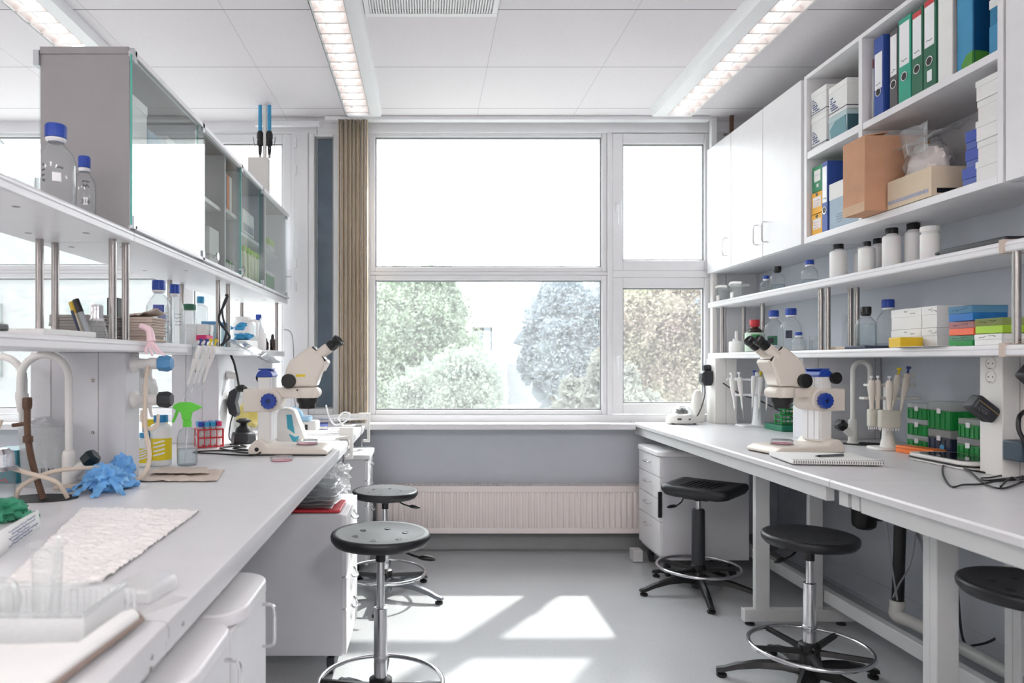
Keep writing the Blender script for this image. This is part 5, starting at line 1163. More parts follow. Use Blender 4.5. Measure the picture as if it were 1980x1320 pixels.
for (lb_, x, y, nm) in (('near', -.40, 3.60, 'nearer clamp arm lying over the left bench with its jaw at the edge'), ('far', -.375, 4.36, 'farther clamp arm lying over the left bench by the blind')):
    t = thing('clamp_arm', nm, 'clamp', (x, y, ZT))
    L__ = .58 if lb_ == 'near' else .50
    zb = .032 if lb_ == 'near' else .05
    a = R(184 if lb_ == 'near' else 190); d = Vector((cos(a), sin(a)*.6, 0))
    for o in (0, .022): build('rail', MB().tube([Vector((.0, o, zb+o*.4)), Vector((.0, o, zb+o*.4))+d*L__], .005, 8), 'pvc', t)
    if lb_ == 'far':
        k = MB(); k.prism([(-L__*.98, zb-.03), (0, zb-.012), (0, zb+.03), (-L__*.98, zb+.008)], -.004, .004, 'y'); build('ruler', k, 'offw', t)
        k = MB()
        for i in range(10): k.box(-.3+i*.018, -.294+i*.018, -.0055, -.004, zb-.012, zb+.004)
        build('ruler_mark', k, 'greyt', t, smooth=False)
    build('bracket', MB().box(-.05, .008, -.012, .03, zb-.012, zb+.03), 'offw', t, bevel=.003)
    build('jaw', MB().prism([(-.07, .001), (.004, .001), (.004, -.085), (-.02, -.085), (-.02, -.10), (.02, -.10), (.022, zb+.03), (.005, zb+.03), (.0, .018), (-.07, .008)], -.014, .014, 'y'), 'offw', t, bevel=.002)
    build('clamp_screw', MB().cyl((-.03, 0, -.125), (-.03, 0, -.053), .004, n=10).cyl((-.03, 0, -.13), (-.03, 0, -.122), .012, n=14), 'chrome', t)
k = MB().tube(catmull([(-.62, 4.3, 1.0), (-.6, 4.28, .93), (-.56, 4.25, .885), (-.5, 4.25, .90), (-.47, 4.27, .945), (-.51, 4.28, .955), (-.54, 4.27, .92), (-.5, 4.2, .88)], 8), .005, 8); tag(build('white_cable', k, 'pvc'), 'white cable looping behind the left microscope by the dark window strip', 'cable')
t = thing('notebook', 'closed blue edged notebook at the far end of the left bench', 'notebook', (-.70, 4.22, ZT), R(8)); build('pages', MB().box(-.10, .10, -.12, .12, .003, .02), 'paper', t); build('cover', MB().box(-.102, .102, -.122, .122, .02, .023).box(-.102, .102, -.122, .122, 0, .003), 'inkb', t)
k = MB().tube([(-.62, 3.55, .878), (-.50, 3.50, .872), (-.44, 3.52, .872)], .003, 6); tag(build('glass_rod', k, 'pvc'), 'thin white rod lying across the left bench seam', 'rod')

# plastic sleeves on the left drawer pedestal
t = thing('document_tray', 'red plastic folder lying on the left drawer unit', 'folder', (-.50, 2.93, .656)); build('folder_body', MB().prism(rrect(.30, .22, .01), .001, .012), 'red', t, bevel=.002)
sl = thing('plastic_sleeves', 'pile of clear plastic sleeves on the red folder', 'sleeves', (-.52, 2.94, .671)); rnd = random.Random(3)
for i in range(7):
    k = MB(); a = rnd.uniform(-.2, .2); k.place((rnd.uniform(-.02, .02), rnd.uniform(-.02, .02), i*.012), a); k.grid(lambda u, v: ((u-.5)*.28, (v-.5)*.2, .004+.012*noise.noise(Vector((u*4, v*4, i)))+.02*u*(i/7)), 16, 12); build('sleeve', k, 'bag', sl, solid=.001)
t = thing('plastic_bag', 'crumpled clear bag beside the sleeves on the left drawer unit', 'bag', (-.40, 3.155, .656)); build('bag_film', MB().ball((0, 0, .085), .07, 28, 16, (.8, 1.1, .85), lump=.6, seed=11), 'bag', t)

# big crumpled paper sheet, notes, green glove, foreground tray
fp = mat('crepe paper', 'f3f0ee', .95, vary=.03, bump=.9, bscale=42, bdist=.012)
o = sheet('bench_paper', 'large crumpled white paper sheet on the near left bench', fp, [onz(-60, 1200, ZT), onz(200, 1128, ZT), onz(388, 990, ZT), onz(160, 986, ZT)], ZT, .006, 200, 180, seed=4, freq=48, th=.0004, st=1.7)
t = thing('folded_note', 'folded note card with blue handwriting at the left edge', 'note', (-.90, 1.52, ZT)); 
A, B_, C_, D_ = Vector((.045, -.19, .0005)), Vector((-.037, .174, .0005)), Vector((-.043, .174, .044)), Vector((.03, -.19, .05))
k = MB(); k.fc([k.V(A), k.V(B_), k.V(C_), k.V(D_)]); build('card', k, 'paper', t, solid=.001)
k = MB(); k.fc([k.V(B_), k.V(A), k.V(A+Vector((-.05, -.01, .0))), k.V(B_+Vector((-.05, -.02, 0)))]); build('card_back', k, 'paper', t, solid=.001)
k = MB(); d = (B_-A).normalized(); nn = Vector((.0018, .0006, 0))
for i in range(5): scribble(k, A+nn+d*(.16+.02*(i % 2))+Vector((-.001, 0, .038-.0075*i)), d, Vector((0, 0, 1)), .17-.02*(i % 3), .004, i, .0007)
build('handwriting', k, 'inkb', t)
glove('green_glove', 'crumpled green wipe at the left edge of the left bench', mat('surgical green', '3f9a78', .6, vary=.15), onz(6, 1008, ZT), R(40), 1.1, seed=14, palm=(.05, .04, .03), fl=.045)
# ribbed clear tray with a beaker, out of focus in front
tr = thing('clear_tray', 'ribbed clear plastic tray in the near left corner', 'tray', (-.64, 1.04, ZT)); 
k = MB(); a, b_, hh = .162, .066, .05
k.box(-a, a, -b_, b_, .001, .004); k.box(-a, a, b_-.003, b_, .004, hh); k.box(-a, a, -b_, -b_+.003, .004, hh*.9); k.box(a-.003, a, -b_, b_, .004, hh); k.box(-a, -a+.003, -b_, b_, .004, hh); build('tray_wall', k, 'milky', tr, bevel=.002)
k = MB()
for i in range(34): k.box(-a+.006+i*.0101, -a+.009+i*.0101, b_-.006, b_-.003, .004, hh-.006)
build('rib', k, 'milky', tr, smooth=False)
build('rim', MB().tube([(-a, -b_, hh), (a, -b_, hh), (a, b_, hh), (-a, b_, hh)], .004, 8, closed=True), 'bright', tr)
bk = thing('glass_beaker', 'clear glass cylinder standing in the near plastic tray', 'beaker', (-.56, 1.03, ZT+.005)); build('glass_body', MB().lathe([(0, .001), (.016, .001), (.018, .01), (.022, .125), (.028, .13)], 36, cap=False), 'bright', bk); build('glass_rod', MB().tube([(.0, 0, .006), (.018, -.0, .14)], .003, 8), 'bright', bk)
bk = thing('glass_beaker', 'round clear glass dish in the near left corner', 'beaker', (-.66, 1.04, ZT+.005)); build('glass_body', MB().lathe([(0, .001), (.038, .001), (.046, .012), (.05, .04), (.045, .06), (.04, .066)], 36, cap=False), 'bright', bk)
t = thing('padded_case', 'white padded case with a dark zip edge at the near left corner', 'case', (-.52, .89, ZT), R(0)); k = MB(); P4 = [(-.36, -.25), (.06, -.25), (.095, .05), (.085, .115), (.055, .10), (-.02, -.02)]
k = MB().prism([(-.16, -.19), (.055, -.19), (.085, .17), (.068, .19), (.052, .175), (.045, .06), (-.10, .05)], 0.0005, .024); build('case_body', k, 'paper', t, bevel=.006)
k = MB().tube([(.058, -.19, .012), (.089, .17, .012), (.07, .195, .012)], .004, 8); build('zip_edge', k, mat('brown zip', '8d7b72', .6), t)
t = thing('plastic_wedge', 'translucent white plastic wedge on the near left bench', 'wedge', (-.475, 1.205, ZT)); k = MB().prism([(-.07, -.05), (.02, -.055), (.035, .03), (.02, .05), (-.04, .045)], .001, .028); build('wedge_body', k, 'milky', t, bevel=.008)
t = thing('paper_sheet', 'thin translucent sheet corner beside the plastic wedge', 'sheet', (-.455, 1.13, ZT)); build('sheet_body', MB().prism([(-.05, -.02), (.0, -.035), (.048, .06), (.018, .075), (.0, .015)], .0005, .001), 'milky', t)

# ================================================================ RIGHT: hanging shelf contents
def binder(label, y0, y1, X, z, h, m, lab=None, ring=True, d=.28, group=None, lean=0, labc='pvc', tip=None, cat='binder', name='ring_binder'):
    yc = (y0+y1)/2; w_ = (y1-y0)/2-.001; t = thing(name, label, cat, (X, yc, z), group=group)
    d = min(d, 2.203-X)
    build('cover', MB().box(0, .004, -w_, w_, 0, h).box(0.004, d, -w_, -w_+.003, 0, h).box(.004, d, w_-.003, w_, 0, h), m, t, bevel=.001)
    build('pages', MB().box(.02, d-.012, -w_+.004, w_-.004, .008, h-.015), 'paper', t, smooth=False)
    if lab:
        build('spine_label', MB().box(-.0012, 0, -w_*.78, w_*.78, h*lab[0], h*lab[1]), labc, t, smooth=False)
        if tip: build('label_stripe', MB().box(-.0016, -.0003, -w_*.78, w_*.78, h*(lab[1]-.06), h*lab[1]+.001), tip, t, smooth=False)
        k = MB(); scribble(k, (-.002, w_*.5, h*(lab[0]+.06)), (0, -1, 0), (0, 0, 1), w_*1.0, .01, int(yc*100), .0008); build('label_print', k, 'ink', t)
    if ring:
        q = Matrix.Rotation(-pi/2, 3, 'Y'); build('finger_ring', MB().lathe([(.0145, 0), (.0145, .002), (.018, .0022), (.018, 0)], 26, (0, 0, h*.31), q=q, cap=False), 'chrome', t); build('finger_hole', MB().lathe([(0, .0006), (.0146, .0006)], 26, (0, 0, h*.31), q=q, cap=False), 'black', t)
    return t
ZS, ZB = 2.297, 1.884; Xf = 1.90
binder('thin red folder at the left end of the binder row', 2.996, 3.008, Xf+.02, ZS, .27, 'maroon', ring=False, cat='folder', name='folder')
binder('thin blue folder beside the red one in the binder row', 2.984, 2.994, Xf+.02, ZS, .27, 'blueb', ring=False, cat='folder', name='folder')
t = binder('clear plastic sleeves standing between blue folder and blue binder', 2.968, 2.982, Xf, ZS, .22, 'frost', ring=False, cat='folder', name='folder')
binder('blue ring binder with a narrow white label on the top shelf', 2.905, 2.966, Xf, ZS, .335, 'blueb', (.35, .80))
binder('plain grey folder between blue binder and black binder', 2.868, 2.90, Xf+.03, ZS, .31, 'greyt', ring=False, cat='folder', name='folder')
binder('dark grey ring binder with a white label left of the sea green one', 2.817, 2.865, Xf, ZS, .32, 'greyb', (.42, .93))
binder('sea green ring binder with a big white label', 2.74, 2.813, Xf, ZS, .34, 'tealb', (.44, .94))
binder('dark green ring binder, left of two, with a red tipped label', 2.675, 2.735, Xf, ZS, .335, 'dkgreen', (.45, .97), tip='red')
t = binder('dark green ring binder, right of two, with a red tipped label', 2.605, 2.671, Xf, ZS, .345, 'dkgreen', (.47, .98), tip='red'); build('small_sticker', MB().box(-.0012, 0, -.012, .012, .03, .072), 'pvc', t)
t = thing('box_file', 'white box file right of the dark green binders', 'box file', (Xf, 2.56, ZS)); build('box_body', MB().box(0, .28, -.035, .035, 0, .33), 'paper', t, bevel=.003); build('inner_pages', MB().box(.002, .27, -.04, -.035, .01, .32), 'greyp', t)
t = thing('book', 'large dark blue book with light blue spine and green corner', 'book', (Xf+.01, 2.48, ZS)); build('spine', MB().box(0, .006, -.035, .035, 0, .30), mat('light blue card', '3f93bf', .5), t, bevel=.002); build('cover', MB().box(.006, .25, -.035, .035, 0, .30), mat('deep blue card', '0e4a78', .35), t, bevel=.002); build('green_corner', MB().prism([(-.036, .0), (.012, .0), (.012, .03), (-.01, .055), (-.036, .06)], -.0008, .007, 'x'), mat('grass green card', '55983c', .5), t); k = MB().prism([(0.01, 0), (.09, 0), (.085, .035), (.05, .058), (.01, .062)], -.0362, -.035, 'y'); build('green_corner', k, MATS['grass green card'], t)
t = thing('book', 'light blue package with a white band right of the blue book', 'package', (Xf+.02, 2.345, ZS)); build('package_body', MB().box(0, .22, -.036, .036, 0, .28), mat('package blue', '1f7da8', .5), t, bevel=.003); build('white_band', MB().box(-.001, .221, -.037, .037, .17, .20), 'paper', t); build('sleeve', MB().box(-.0006, .2206, -.0366, .0366, 0, .11), mat('light blue card', '3f93bf', .5), t)
t.rotation_euler = (0, 0, 0)

def printed_box(label, y0, y1, z, h, X=Xf, m='paper', pr='inkb', d=.20, group=None, kind=0):
    t = thing('carton', label, 'box', (X, (y0+y1)/2, z), group=group); w_ = (y1-y0)/2-.0015; d = min(d, 2.20-X)
    build('box_body', MB().box(0, d, -w_, w_, .0, h-.028), m, t, bevel=.001); build('lid', MB().box(-.0015, d+.0015, -w_-.001, w_+.001, h-.028, h-.001), m, t, bevel=.001)
    if kind == 0:
        k = MB(); rnd = random.Random(int(y0*1000))
        for i in range(6):
            x = w_*.8; 
            for j in range(8-i):
                wd = rnd.uniform(.003, .007); 
                if rnd.random() < .85: k.box(-.0022, -.0016, x-wd, x, h*.18+i*.011+(0), h*.18+i*.011+.006)
                x -= wd+.0025
        build('blue_print', k, pr, t, smooth=False)
        build('strap', MB().box(-.0022, d+.001, -w_-.0016, -w_-.001, h*.1, h*.1+.004).box(-.0022, -.0015, -w_, w_, h*.1, h*.1+.003), 'navy', t, smooth=False)
    return t
printed_box('white carton with blue print, lower left on the small top shelf', 3.318, 3.448, 2.303, .16)
printed_box('white carton with blue print, upper left on the small top shelf', 3.318, 3.448, 2.464, .125)
t = printed_box('carton printed with a pale teal picture on the small top shelf', 3.155, 3.298, 2.303, .11, kind=1, m=mat('pale teal print', 'b9cdd0', .6)); k = MB()
k.prism([(-.07, .0), (.05, .0), (.06, .05), (.02, .08), (-.06, .085)], -.0024, -.0016, 'x'); build('teal_shape', k, mat('teal print', '6d9aa2', .6), t); build('dark_side', MB().box(.001, .2, -.0735, -.0715, .0, .085), mat('dark teal print', '3b5f6b', .5), t)
printed_box('white carton with blue print on the teal printed box', 3.155, 3.298, 2.414, .14)
def heart_box(label, z, h, m, y0=3.352, y1=3.448):
    t = thing('archive_box', label, 'box', (Xf, (y0+y1)/2, z)); w_ = (y1-y0)/2-.001
    build('box_body', MB().box(0, .26, -w_, w_, 0, h-.002), m, t, bevel=.002); build('front_label', MB().box(-.001, 0, -w_*.75, w_*.7, h*.28, h*.75), 'paper', t)
    k = MB().prism([(0, h*.78), (.011, h*.86), (.009, h*.93), (.004, h*.94), (0, h*.90), (-.004, h*.94), (-.009, h*.93), (-.011, h*.86)], -.0012, 0, 'x'); build('grip_hole', k, 'black', t)
    k = MB(); 
    for i in range(3): scribble(k, (-.0018, w_*.6, h*(.35+.12*i)), (0, -1, 0), (0, 0, 1), w_*1.1, .006, i+int(z*50), .0007)
    build('handwriting', k, 'orange', t); return t
ye = mat('amber card', 'f2b53c', .6)
heart_box('amber archive box with a heart shaped hole, bottom of the stack', ZB, .105, ye)
heart_box('amber archive box with a heart shaped hole, on top of another', ZB+.106, .105, ye)
t = thing('archive_box', 'green archive box on the two amber boxes', 'box', (Xf+.004, 3.40, ZB+.212)); build('box_body', MB().box(0, .25, -.047, .047, 0, .125), mat('archive green', '3a8f63', .6), t, bevel=.002); build('front_label', MB().box(-.001, 0, -.025, .03, .05, .105), 'paper', t); build('small_sticker', MB().box(-.001, 0, -.008, .008, .022, .038), 'paper', t); k = MB(); scribble(k, (-.002, .022, .08), (0, -1, 0), (0, 0, 1), .04, .003, 1, .0006); build('handwriting', k, 'greyt', t)
binder('blue ring binder beside the amber boxes on the bottom board', 3.30, 3.347, Xf-.005, ZB, .335, 'blueb', (.42, .93))
t = thing('archive_box', 'pale blue and white file box beside the big brown cardboard box', 'box', (Xf, 3.18, ZB)); build('box_body', MB().box(0, .24, -.115, .115, 0, .215), mat('pale blue card', 'c6dbe6', .6), t, bevel=.003); build('white_cap', MB().box(-.001, .241, -.116, .116, .14, .217), 'paper', t, bevel=.002); k = MB()
for i in range(4): scribble(k, (-.002, .06, .03+.012*i), (0, -1, 0), (0, 0, 1), .05, .004, i, .0008)
build('handwriting', k, 'greyt', t)
t = thing('cardboard_box', 'big brown cardboard box sticking out over the shelf edge', 'box', (1.79, 2.932, ZB)); build('box_body', MB().box(0, .27, -.078, .072, .001, .31), 'card', t, bevel=.003)
build('top_flap', MB().prism([(0, .31), (.09, .325), (.10, .322), (.002, .306)], -.078, .07, 'y'), 'card', t); k = MB()
build('edge_tape', MB().box(-.0008, .0, -.078, .072, .0, .04), mat('paper tape', 'c9a583', .6), t)
t = thing('cardboard_tray', 'pale open cardboard tray with a strip of grey print', 'box', (1.876, 2.721, ZB)); hh = .112
k = MB(); k.box(0, .004, -.126, .122, .001, hh).box(.15, .154, -.126, .122, .001, hh).box(.004, .15, -.126, -.122, .001, hh).box(.004, .15, .118, .122, .001, hh).box(.004, .15, -.122, .118, .001, .005); build('tray_body', k, 'cardl', t, bevel=.001)
k = MB()
for i in range(11): k.box(-.0008, 0, -.11+i*.021, -.092+i*.021, .018, .032)
build('grey_print', k, mat('grey lilac print', 'a6a8bb', .7), t); build('black_strip', MB().box(.02, .12, -.1268, -.126, .012, .03), 'black', t)
t = thing('plastic_bag', 'clear bag of cotton sitting in the pale cardboard tray', 'bag', (1.955, 2.72, ZB+.012)); build('cotton', MB().ball((0, 0, .115), .10, 36, 20, (.55, .95, .92), lump=.3, seed=21), mat('cotton', 'e9dfd9', .95), t, ang=80)
k = MB().ball((0, 0, .12), .108, 36, 20, (.58, .98, .98), lump=.25, seed=22); build('bag_film', k, 'bag', t, ang=80)
k = MB().grid(lambda u, v: (-.07+.15*u+.02*noise.noise(Vector((u*4, v*5, 1))), -.115+.23*v, .20+.075*(1 if True else 0)*(.3+.7*u)+.015*noise.noise(Vector((u*6, v*6, 2)))), 18, 18); build('bag_mouth', k, 'bag', t, ang=80, solid=.0006)
k = MB().grid(lambda u, v: (-.075+.01*sin(v*7), -.10+.17*v*(.8+.2*u), .17+.11*u+.008*noise.noise(Vector((u*5, v*8, 7)))), 12, 20); build('bag_collar', k, 'bag', t, ang=80, solid=.0006)
for i in range(3):
    carton('blue_box', ('lowest of three stacked blue boxes', 'middle of three stacked blue boxes', 'topmost of three stacked blue boxes')[i], 'box', 1.915-(.012 if i == 0 else 0), 2.10, 2.405, 2.478, ZB+i*.066, .065, 'blue', lid=.6, lidm=mat('blue card lid', '3550ae', .5))
for i in range(5):
    t = carton('small_carton', '%s of five stacked white boxes at the right end of the shelf' % ('lowest', 'second from below', 'middle', 'second from above', 'topmost')[i], 'box', 1.888+(.006 if i % 2 else 0), 2.05, 2.303, 2.398, ZB+i*.069, .068, 'paper', lid=.32)
    k = MB()
    for j in range(4): k.box(-.0823, -.0815, .025, .04, .01+j*.009, .011+j*.009)
    build('fine_print', k, 'pinkg', t, smooth=False)

# ---- middle right shelf, top 1.662
ZM = 1.662; XS = 1.985
def fb(px, w_, yt, fn, label, X=XS, z=ZM, **k):
    l, r, h = fit(px, X, w_, yt, z); return fn(label, l, r, h, **k)
wr = [(200, .5, 40), (205, .42, 30)]
fb(1481, 24, 533, lab_bottle, 'small clear bottle with blue cap, leftmost on the middle right shelf', writing=wr)
fb(1503, 30, 515, lab_bottle, 'clear bottle with black cap on the middle right shelf', capm='black', liq=.5)
fb(1565, 34, 503, lab_bottle, 'clear bottle with blue cap standing apart on the middle right shelf', liq=.4)
fb(1621, 35, 472, hdpe_bottle, 'milky bottle with black cap, leftmost of the milky bottles', neck=.5)
fb(1676, 34, 467, hdpe_bottle, 'milky bottle with black cap, second of the milky bottles', neck=.4)
fb(1663, 24, 478, hdpe_bottle, 'milky bottle half hidden behind the second milky bottle', X=2.07, neck=.4, capm='hdpe')
fb(1698, 28, 461, hdpe_bottle, 'milky bottle with black cap at the back, third in the row', X=2.08, neck=.6)
fb(1724, 38, 441, hdpe_bottle, 'tall milky bottle with black cap, left of the tallest one', neck=.55)
fb(1766, 36, 432, hdpe_bottle, 'tallest milky bottle with black cap beside the white lidded jar', X=2.05, neck=.62)
fb(1798, 40, 438, hdpe_bottle, 'milky wide jar with a white lid on the middle right shelf', capm='hdpe', neck=.83)
for i, (px, w_) in enumerate(((1412, .05), (1440, .065))):
    Y = onx(px, 1.99); t = thing('safety_goggles', ('clear safety goggles nearest the window on the middle right shelf', 'clear safety goggles beside the small blue capped bottle')[i], 'goggles', (1.99, Y, ZM))
    k = MB().grid(lambda u, v: (-.05-.03*sin(pi*u), -.075+.15*u, .005+.09*v), 16, 4); build('lens', k, 'clearp', t, solid=.003)
    k = MB().tube(catmull([(-.05, -.075, .09), (-.08, 0, .098), (-.05, .075, .09), (.06, .07, .09)], 8), .008, 8); build('top_frame', k, 'offw', t)
    build('nose_block', MB().box(-.085, -.07, -.02, .02, .0, .04), 'offw', t, bevel=.006)
t = thing('black_tray', 'flat black tray on the middle right shelf near its right end', 'tray', (1.99, 2.462, ZM)); build('tray_body', MB().box(-.08, .14, -.16, .14, .001, .022), 'dark', t, bevel=.005); build('handle', MB().tube(catmull([(-.06, .14, .012), (-.06, .18, .014), (-.02, .19, .014), (.0, .14, .012)], 6), .006, 8), 'dark', t)
# ---- lower right shelf, top 1.324
ZR = 1.324
t = fb(1424, 30, 655, hdpe_bottle, 'small white bottle with a spout at the window end of the lower right shelf', z=ZR, X=1.97, capm='pvc', neck=.4); l, r, h = fit(1424, 1.97, 30, 655, ZR); build('spout', MB().lathe([(.01, h-.004), (.008, h+.05), (0, h+.05)], 14), 'hdpe', t)
t = fb(1459, 38, 618, lab_bottle, 'brown bottle with red cap and green label on the lower right shelf', z=ZR, capm='red', body='brownb'); l, r, h = fit(1459, XS, 38, 618, ZR)
k = MB().lathe([(r+.0008, .004), (r+.0008, h*.60)], 36, cap=False); build('bottle_label', k, mat('pale green label', 'c9dccb', .6), t)
k = MB().grid(lambda u, v: ((r+.0016)*cos(R(225+60*u)), (r+.0016)*sin(R(225+60*u)), h*(.34+.2*v)), 8, 1); build('green_band', k, 'green', t)
t = fb(1496, 38, 600, lab_bottle, 'clear bottle with blue cap and a black label, left of two tall ones', z=ZR, X=2.02); l, r, h = fit(1496, 2.02, 38, 600, ZR)
k = MB().grid(lambda u, v: ((r+.0012)*cos(R(205+60*u)), (r+.0012)*sin(R(205+60*u)), h*(.16+.22*v)), 8, 1); build('bottle_label', k, 'dkgreen', t); k = MB().grid(lambda u, v: ((r+.002)*cos(R(208+36*u)), (r+.002)*sin(R(208+36*u)), h*(.2+.13*v)), 8, 1); build('black_label', k, 'ink', t)
t = fb(1529, 42, 596, lab_bottle, 'tall clear bottle with blue cap and violet label, right of two tall ones', z=ZR, X=1.99); l, r, h = fit(1529, 1.99, 42, 596, ZR); k = MB().grid(lambda u, v: ((r+.0012)*cos(R(215+35*u)), (r+.0012)*sin(R(215+35*u)), h*(.3+.18*v)), 8, 1); build('bottle_label', k, 'navy', t)
fb(1544, 28, 642, lab_bottle, 'small short bottle with blue cap behind the right microscope', z=ZR, X=1.93, liq=.5, liqm='frost')
for i, (px, w_, hh) in enumerate(((1562, 16, .05), (1574, 18, .075), (1566, 14, .06))):
    X = (1.94, 1.98, 2.06)[i]; Y = onx(px, X); t = thing('glass_beaker', ('lowest small glass beaker beside the short blue capped bottle', 'taller small glass beaker beside the steel posts', 'rear small glass beaker on the lower right shelf')[i], 'beaker', (X, Y, ZR)); build('glass_body', MB().lathe([(0, .001), (.02, .001), (.022, .006), (.022, hh), (.024, hh+.002)], 28, cap=False), 'clear', t)
t = thing('wooden_board', 'thin beige wooden board at the steel posts on the lower right shelf', 'board', (2.0, 3.30, ZR)); build('board_body', MB().box(-.05, .05, -.09, .12, .001, .014), mat('pale wood', 'd8c4ae', .7), t, bevel=.002)
Y = onx(1632, 2.06); t = thing('measuring_cylinder', 'slim clear measuring cylinder between the posts and the black capped bottle', 'cylinder', (2.10, 3.50, ZR)); build('glass_body', MB().lathe([(0, .001), (.028, .001), (.028, .008), (.014, .012), (.0145, .17), (.018, .175)], 24, cap=False), 'clear', t)
t = thing('dark_tray', 'thin dark blue tray under the black capped bottle', 'tray', (1.96, 3.11, ZR)); build('tray_body', MB().box(-.055, .065, -.075, .075, .001, .014), 'navy', t, bevel=.003)
l, r, h = fit(1674, 1.965, 42, 593, ZR); lab_bottle('square shouldered bottle with black cap half full of water', (l[0], l[1], ZR+.015), r, h-.015, capm='black', liq=.95)
l, r, h = fit(1717, 2.115, 48, 579, ZR); lab_bottle('large clear bottle with blue cap behind the white cartons', l, r, h, liq=.2)
def wbox(label, y0, y1, z, h, X=2.0, seed=0):
    t = thing('white_carton', label, 'box', (X, (y0+y1)/2, z)); w_ = (y1-y0)/2-.001; build('box_body', MB().box(0, .16, -w_, w_, 0, h*.6), 'paper', t, bevel=.001); build('lid', MB().box(-.0015, .1615, -w_-.0005, w_+.0005, h*.6, h-.0005), 'paper', t, bevel=.001)
    k = MB(); scribble(k, (-.002, w_*.1, h*.85), (0, -1, 0), (0, 0, 1), .02, .006, seed, .0007); scribble(k, (-.002, -w_*.3, h*.75), (0, -1, 0), (0, 0, 1), .03, .006, seed+1, .0007); build('handwriting', k, 'ink', t)
wbox('white box, lower left of four on the lower right shelf', 2.822, 3.005, ZR, .078, seed=1); wbox('white box, upper left of four on the lower right shelf', 2.822, 3.005, ZR+.0785, .086, seed=2)
wbox('white box, lower right of four beside the coloured racks', 2.735, 2.819, ZR, .078, seed=3); wbox('white box, upper right of four beside the coloured racks', 2.735, 2.819, ZR+.0785, .086, seed=4)
t = thing('yellow_tray', 'yellow plastic box before the white boxes on the lower right shelf', 'box', (1.94, 2.83, ZR)); build('tray_body', MB().box(-.045, .048, -.035, .035, .001, .042), mat('amber plastic', 'e6bf2c', .35), t, bevel=.003)
sheet('paper_sheet', 'white paper sheet sticking out over the lower right shelf edge', 'paper', [(1.86, 2.80, 0), (1.86, 2.55, 0), (1.97, 2.52, 0), (1.98, 2.77, 0)], ZR, .0015, 10, 10, seed=6)
def rackbox(label, y0, y1, z, h, base, lid, X=1.92, d=.125, seed=0):
    t = thing('freezer_rack', label, 'box', (X, (y0+y1)/2, z)); w_ = (y1-y0)/2-.001
    build('box_base', MB().box(0, d, -w_, w_, .0005, h*.5), base, t, bevel=.002); build('clear_lid', MB().box(-.001, d+.001, -w_-.0005, w_+.0005, h*.5, h-.001), lid, t, bevel=.002)
    k = MB(); scribble(k, (-.003, w_*.6, h*.72), (0, -1, 0), (0, 0, 1), .03, .005, seed, .0007); scribble(k, (-.003, -w_*.1, h*.8), (0, -1, 0), (0, 0, 1), .03, .005, seed+1, .0007); build('handwriting', k, 'ink', t); return t
rackbox('green freezer rack at the bottom of the coloured stack', 2.457, 2.570, ZR, .038, 'green', 'cgreen', seed=1)
rackbox('coral freezer rack in the middle of the coloured stack', 2.452, 2.568, ZR+.0385, .050, 'orange2', 'cred', seed=2)
rackbox('blue freezer rack on top of the coloured stack', 2.455, 2.570, ZR+.089, .056, mat('freezer blue', '1d6db8', .35), 'cblue', seed=3)
rackbox('white freezer box under the lime one', 2.33, 2.448, ZR, .040, 'paper', 'foam', seed=4)
rackbox('lime green freezer rack at the right end of the lower right shelf', 2.327, 2.445, ZR+.0405, .053, 'lime', 'clime', seed=5)
for i in range(3): sheet('kraft_sheet', ('lowest', 'middle', 'topmost')[i]+' of three beige paper towels at the right end of the lower right shelf', 'kraft', [(1.89+.01*i, 2.25, 0), (1.90, 2.08+.03*i, 0), (2.03, 2.08, 0), (2.03, 2.245, 0)], ZR+.007*i, .002, 10, 10, seed=7+i)

# ================================================================ RIGHT BENCH
# mini centrifuge
cf = thing('mini_centrifuge', 'small white mini centrifuge with a clear dome by the window', 'centrifuge', (1.645, 4.50, ZT))
build('body', MB().lathe([(0, .008), (.092, .008), (.098, .02), (.094, .045), (.078, .062), (.06, .066), (0, .066)], 44, sx=1.05, sy=.8), 'offw', cf, ang=50)
build('dome', MB().lathe([(.072, .062), (.064, .09), (.04, .108), (0, .114)], 36, cap=False, sy=.8), 'clearp', cf); build('rotor', MB().ball((0, 0, .078), .035, 18, 10, (1, .8, .6), lump=.6), 'dark', cf)
for x in (-.07, .07): build('rubber_foot', MB().cyl((x, -.03, 0), (x, -.03, .01), .01, n=12), 'black', cf)
build('switch', MB().box(-.055, -.03, -.082, -.07, .03, .042), 'dark', cf, bevel=.003); build('indicator', MB().cyl((.02, -.085, .036), (.02, -.07, .036), .005, n=12), 'dark', cf); build('hinge', MB().box(-.02, .02, -.01, .05, .09, .118), 'offw', cf, bevel=.004)
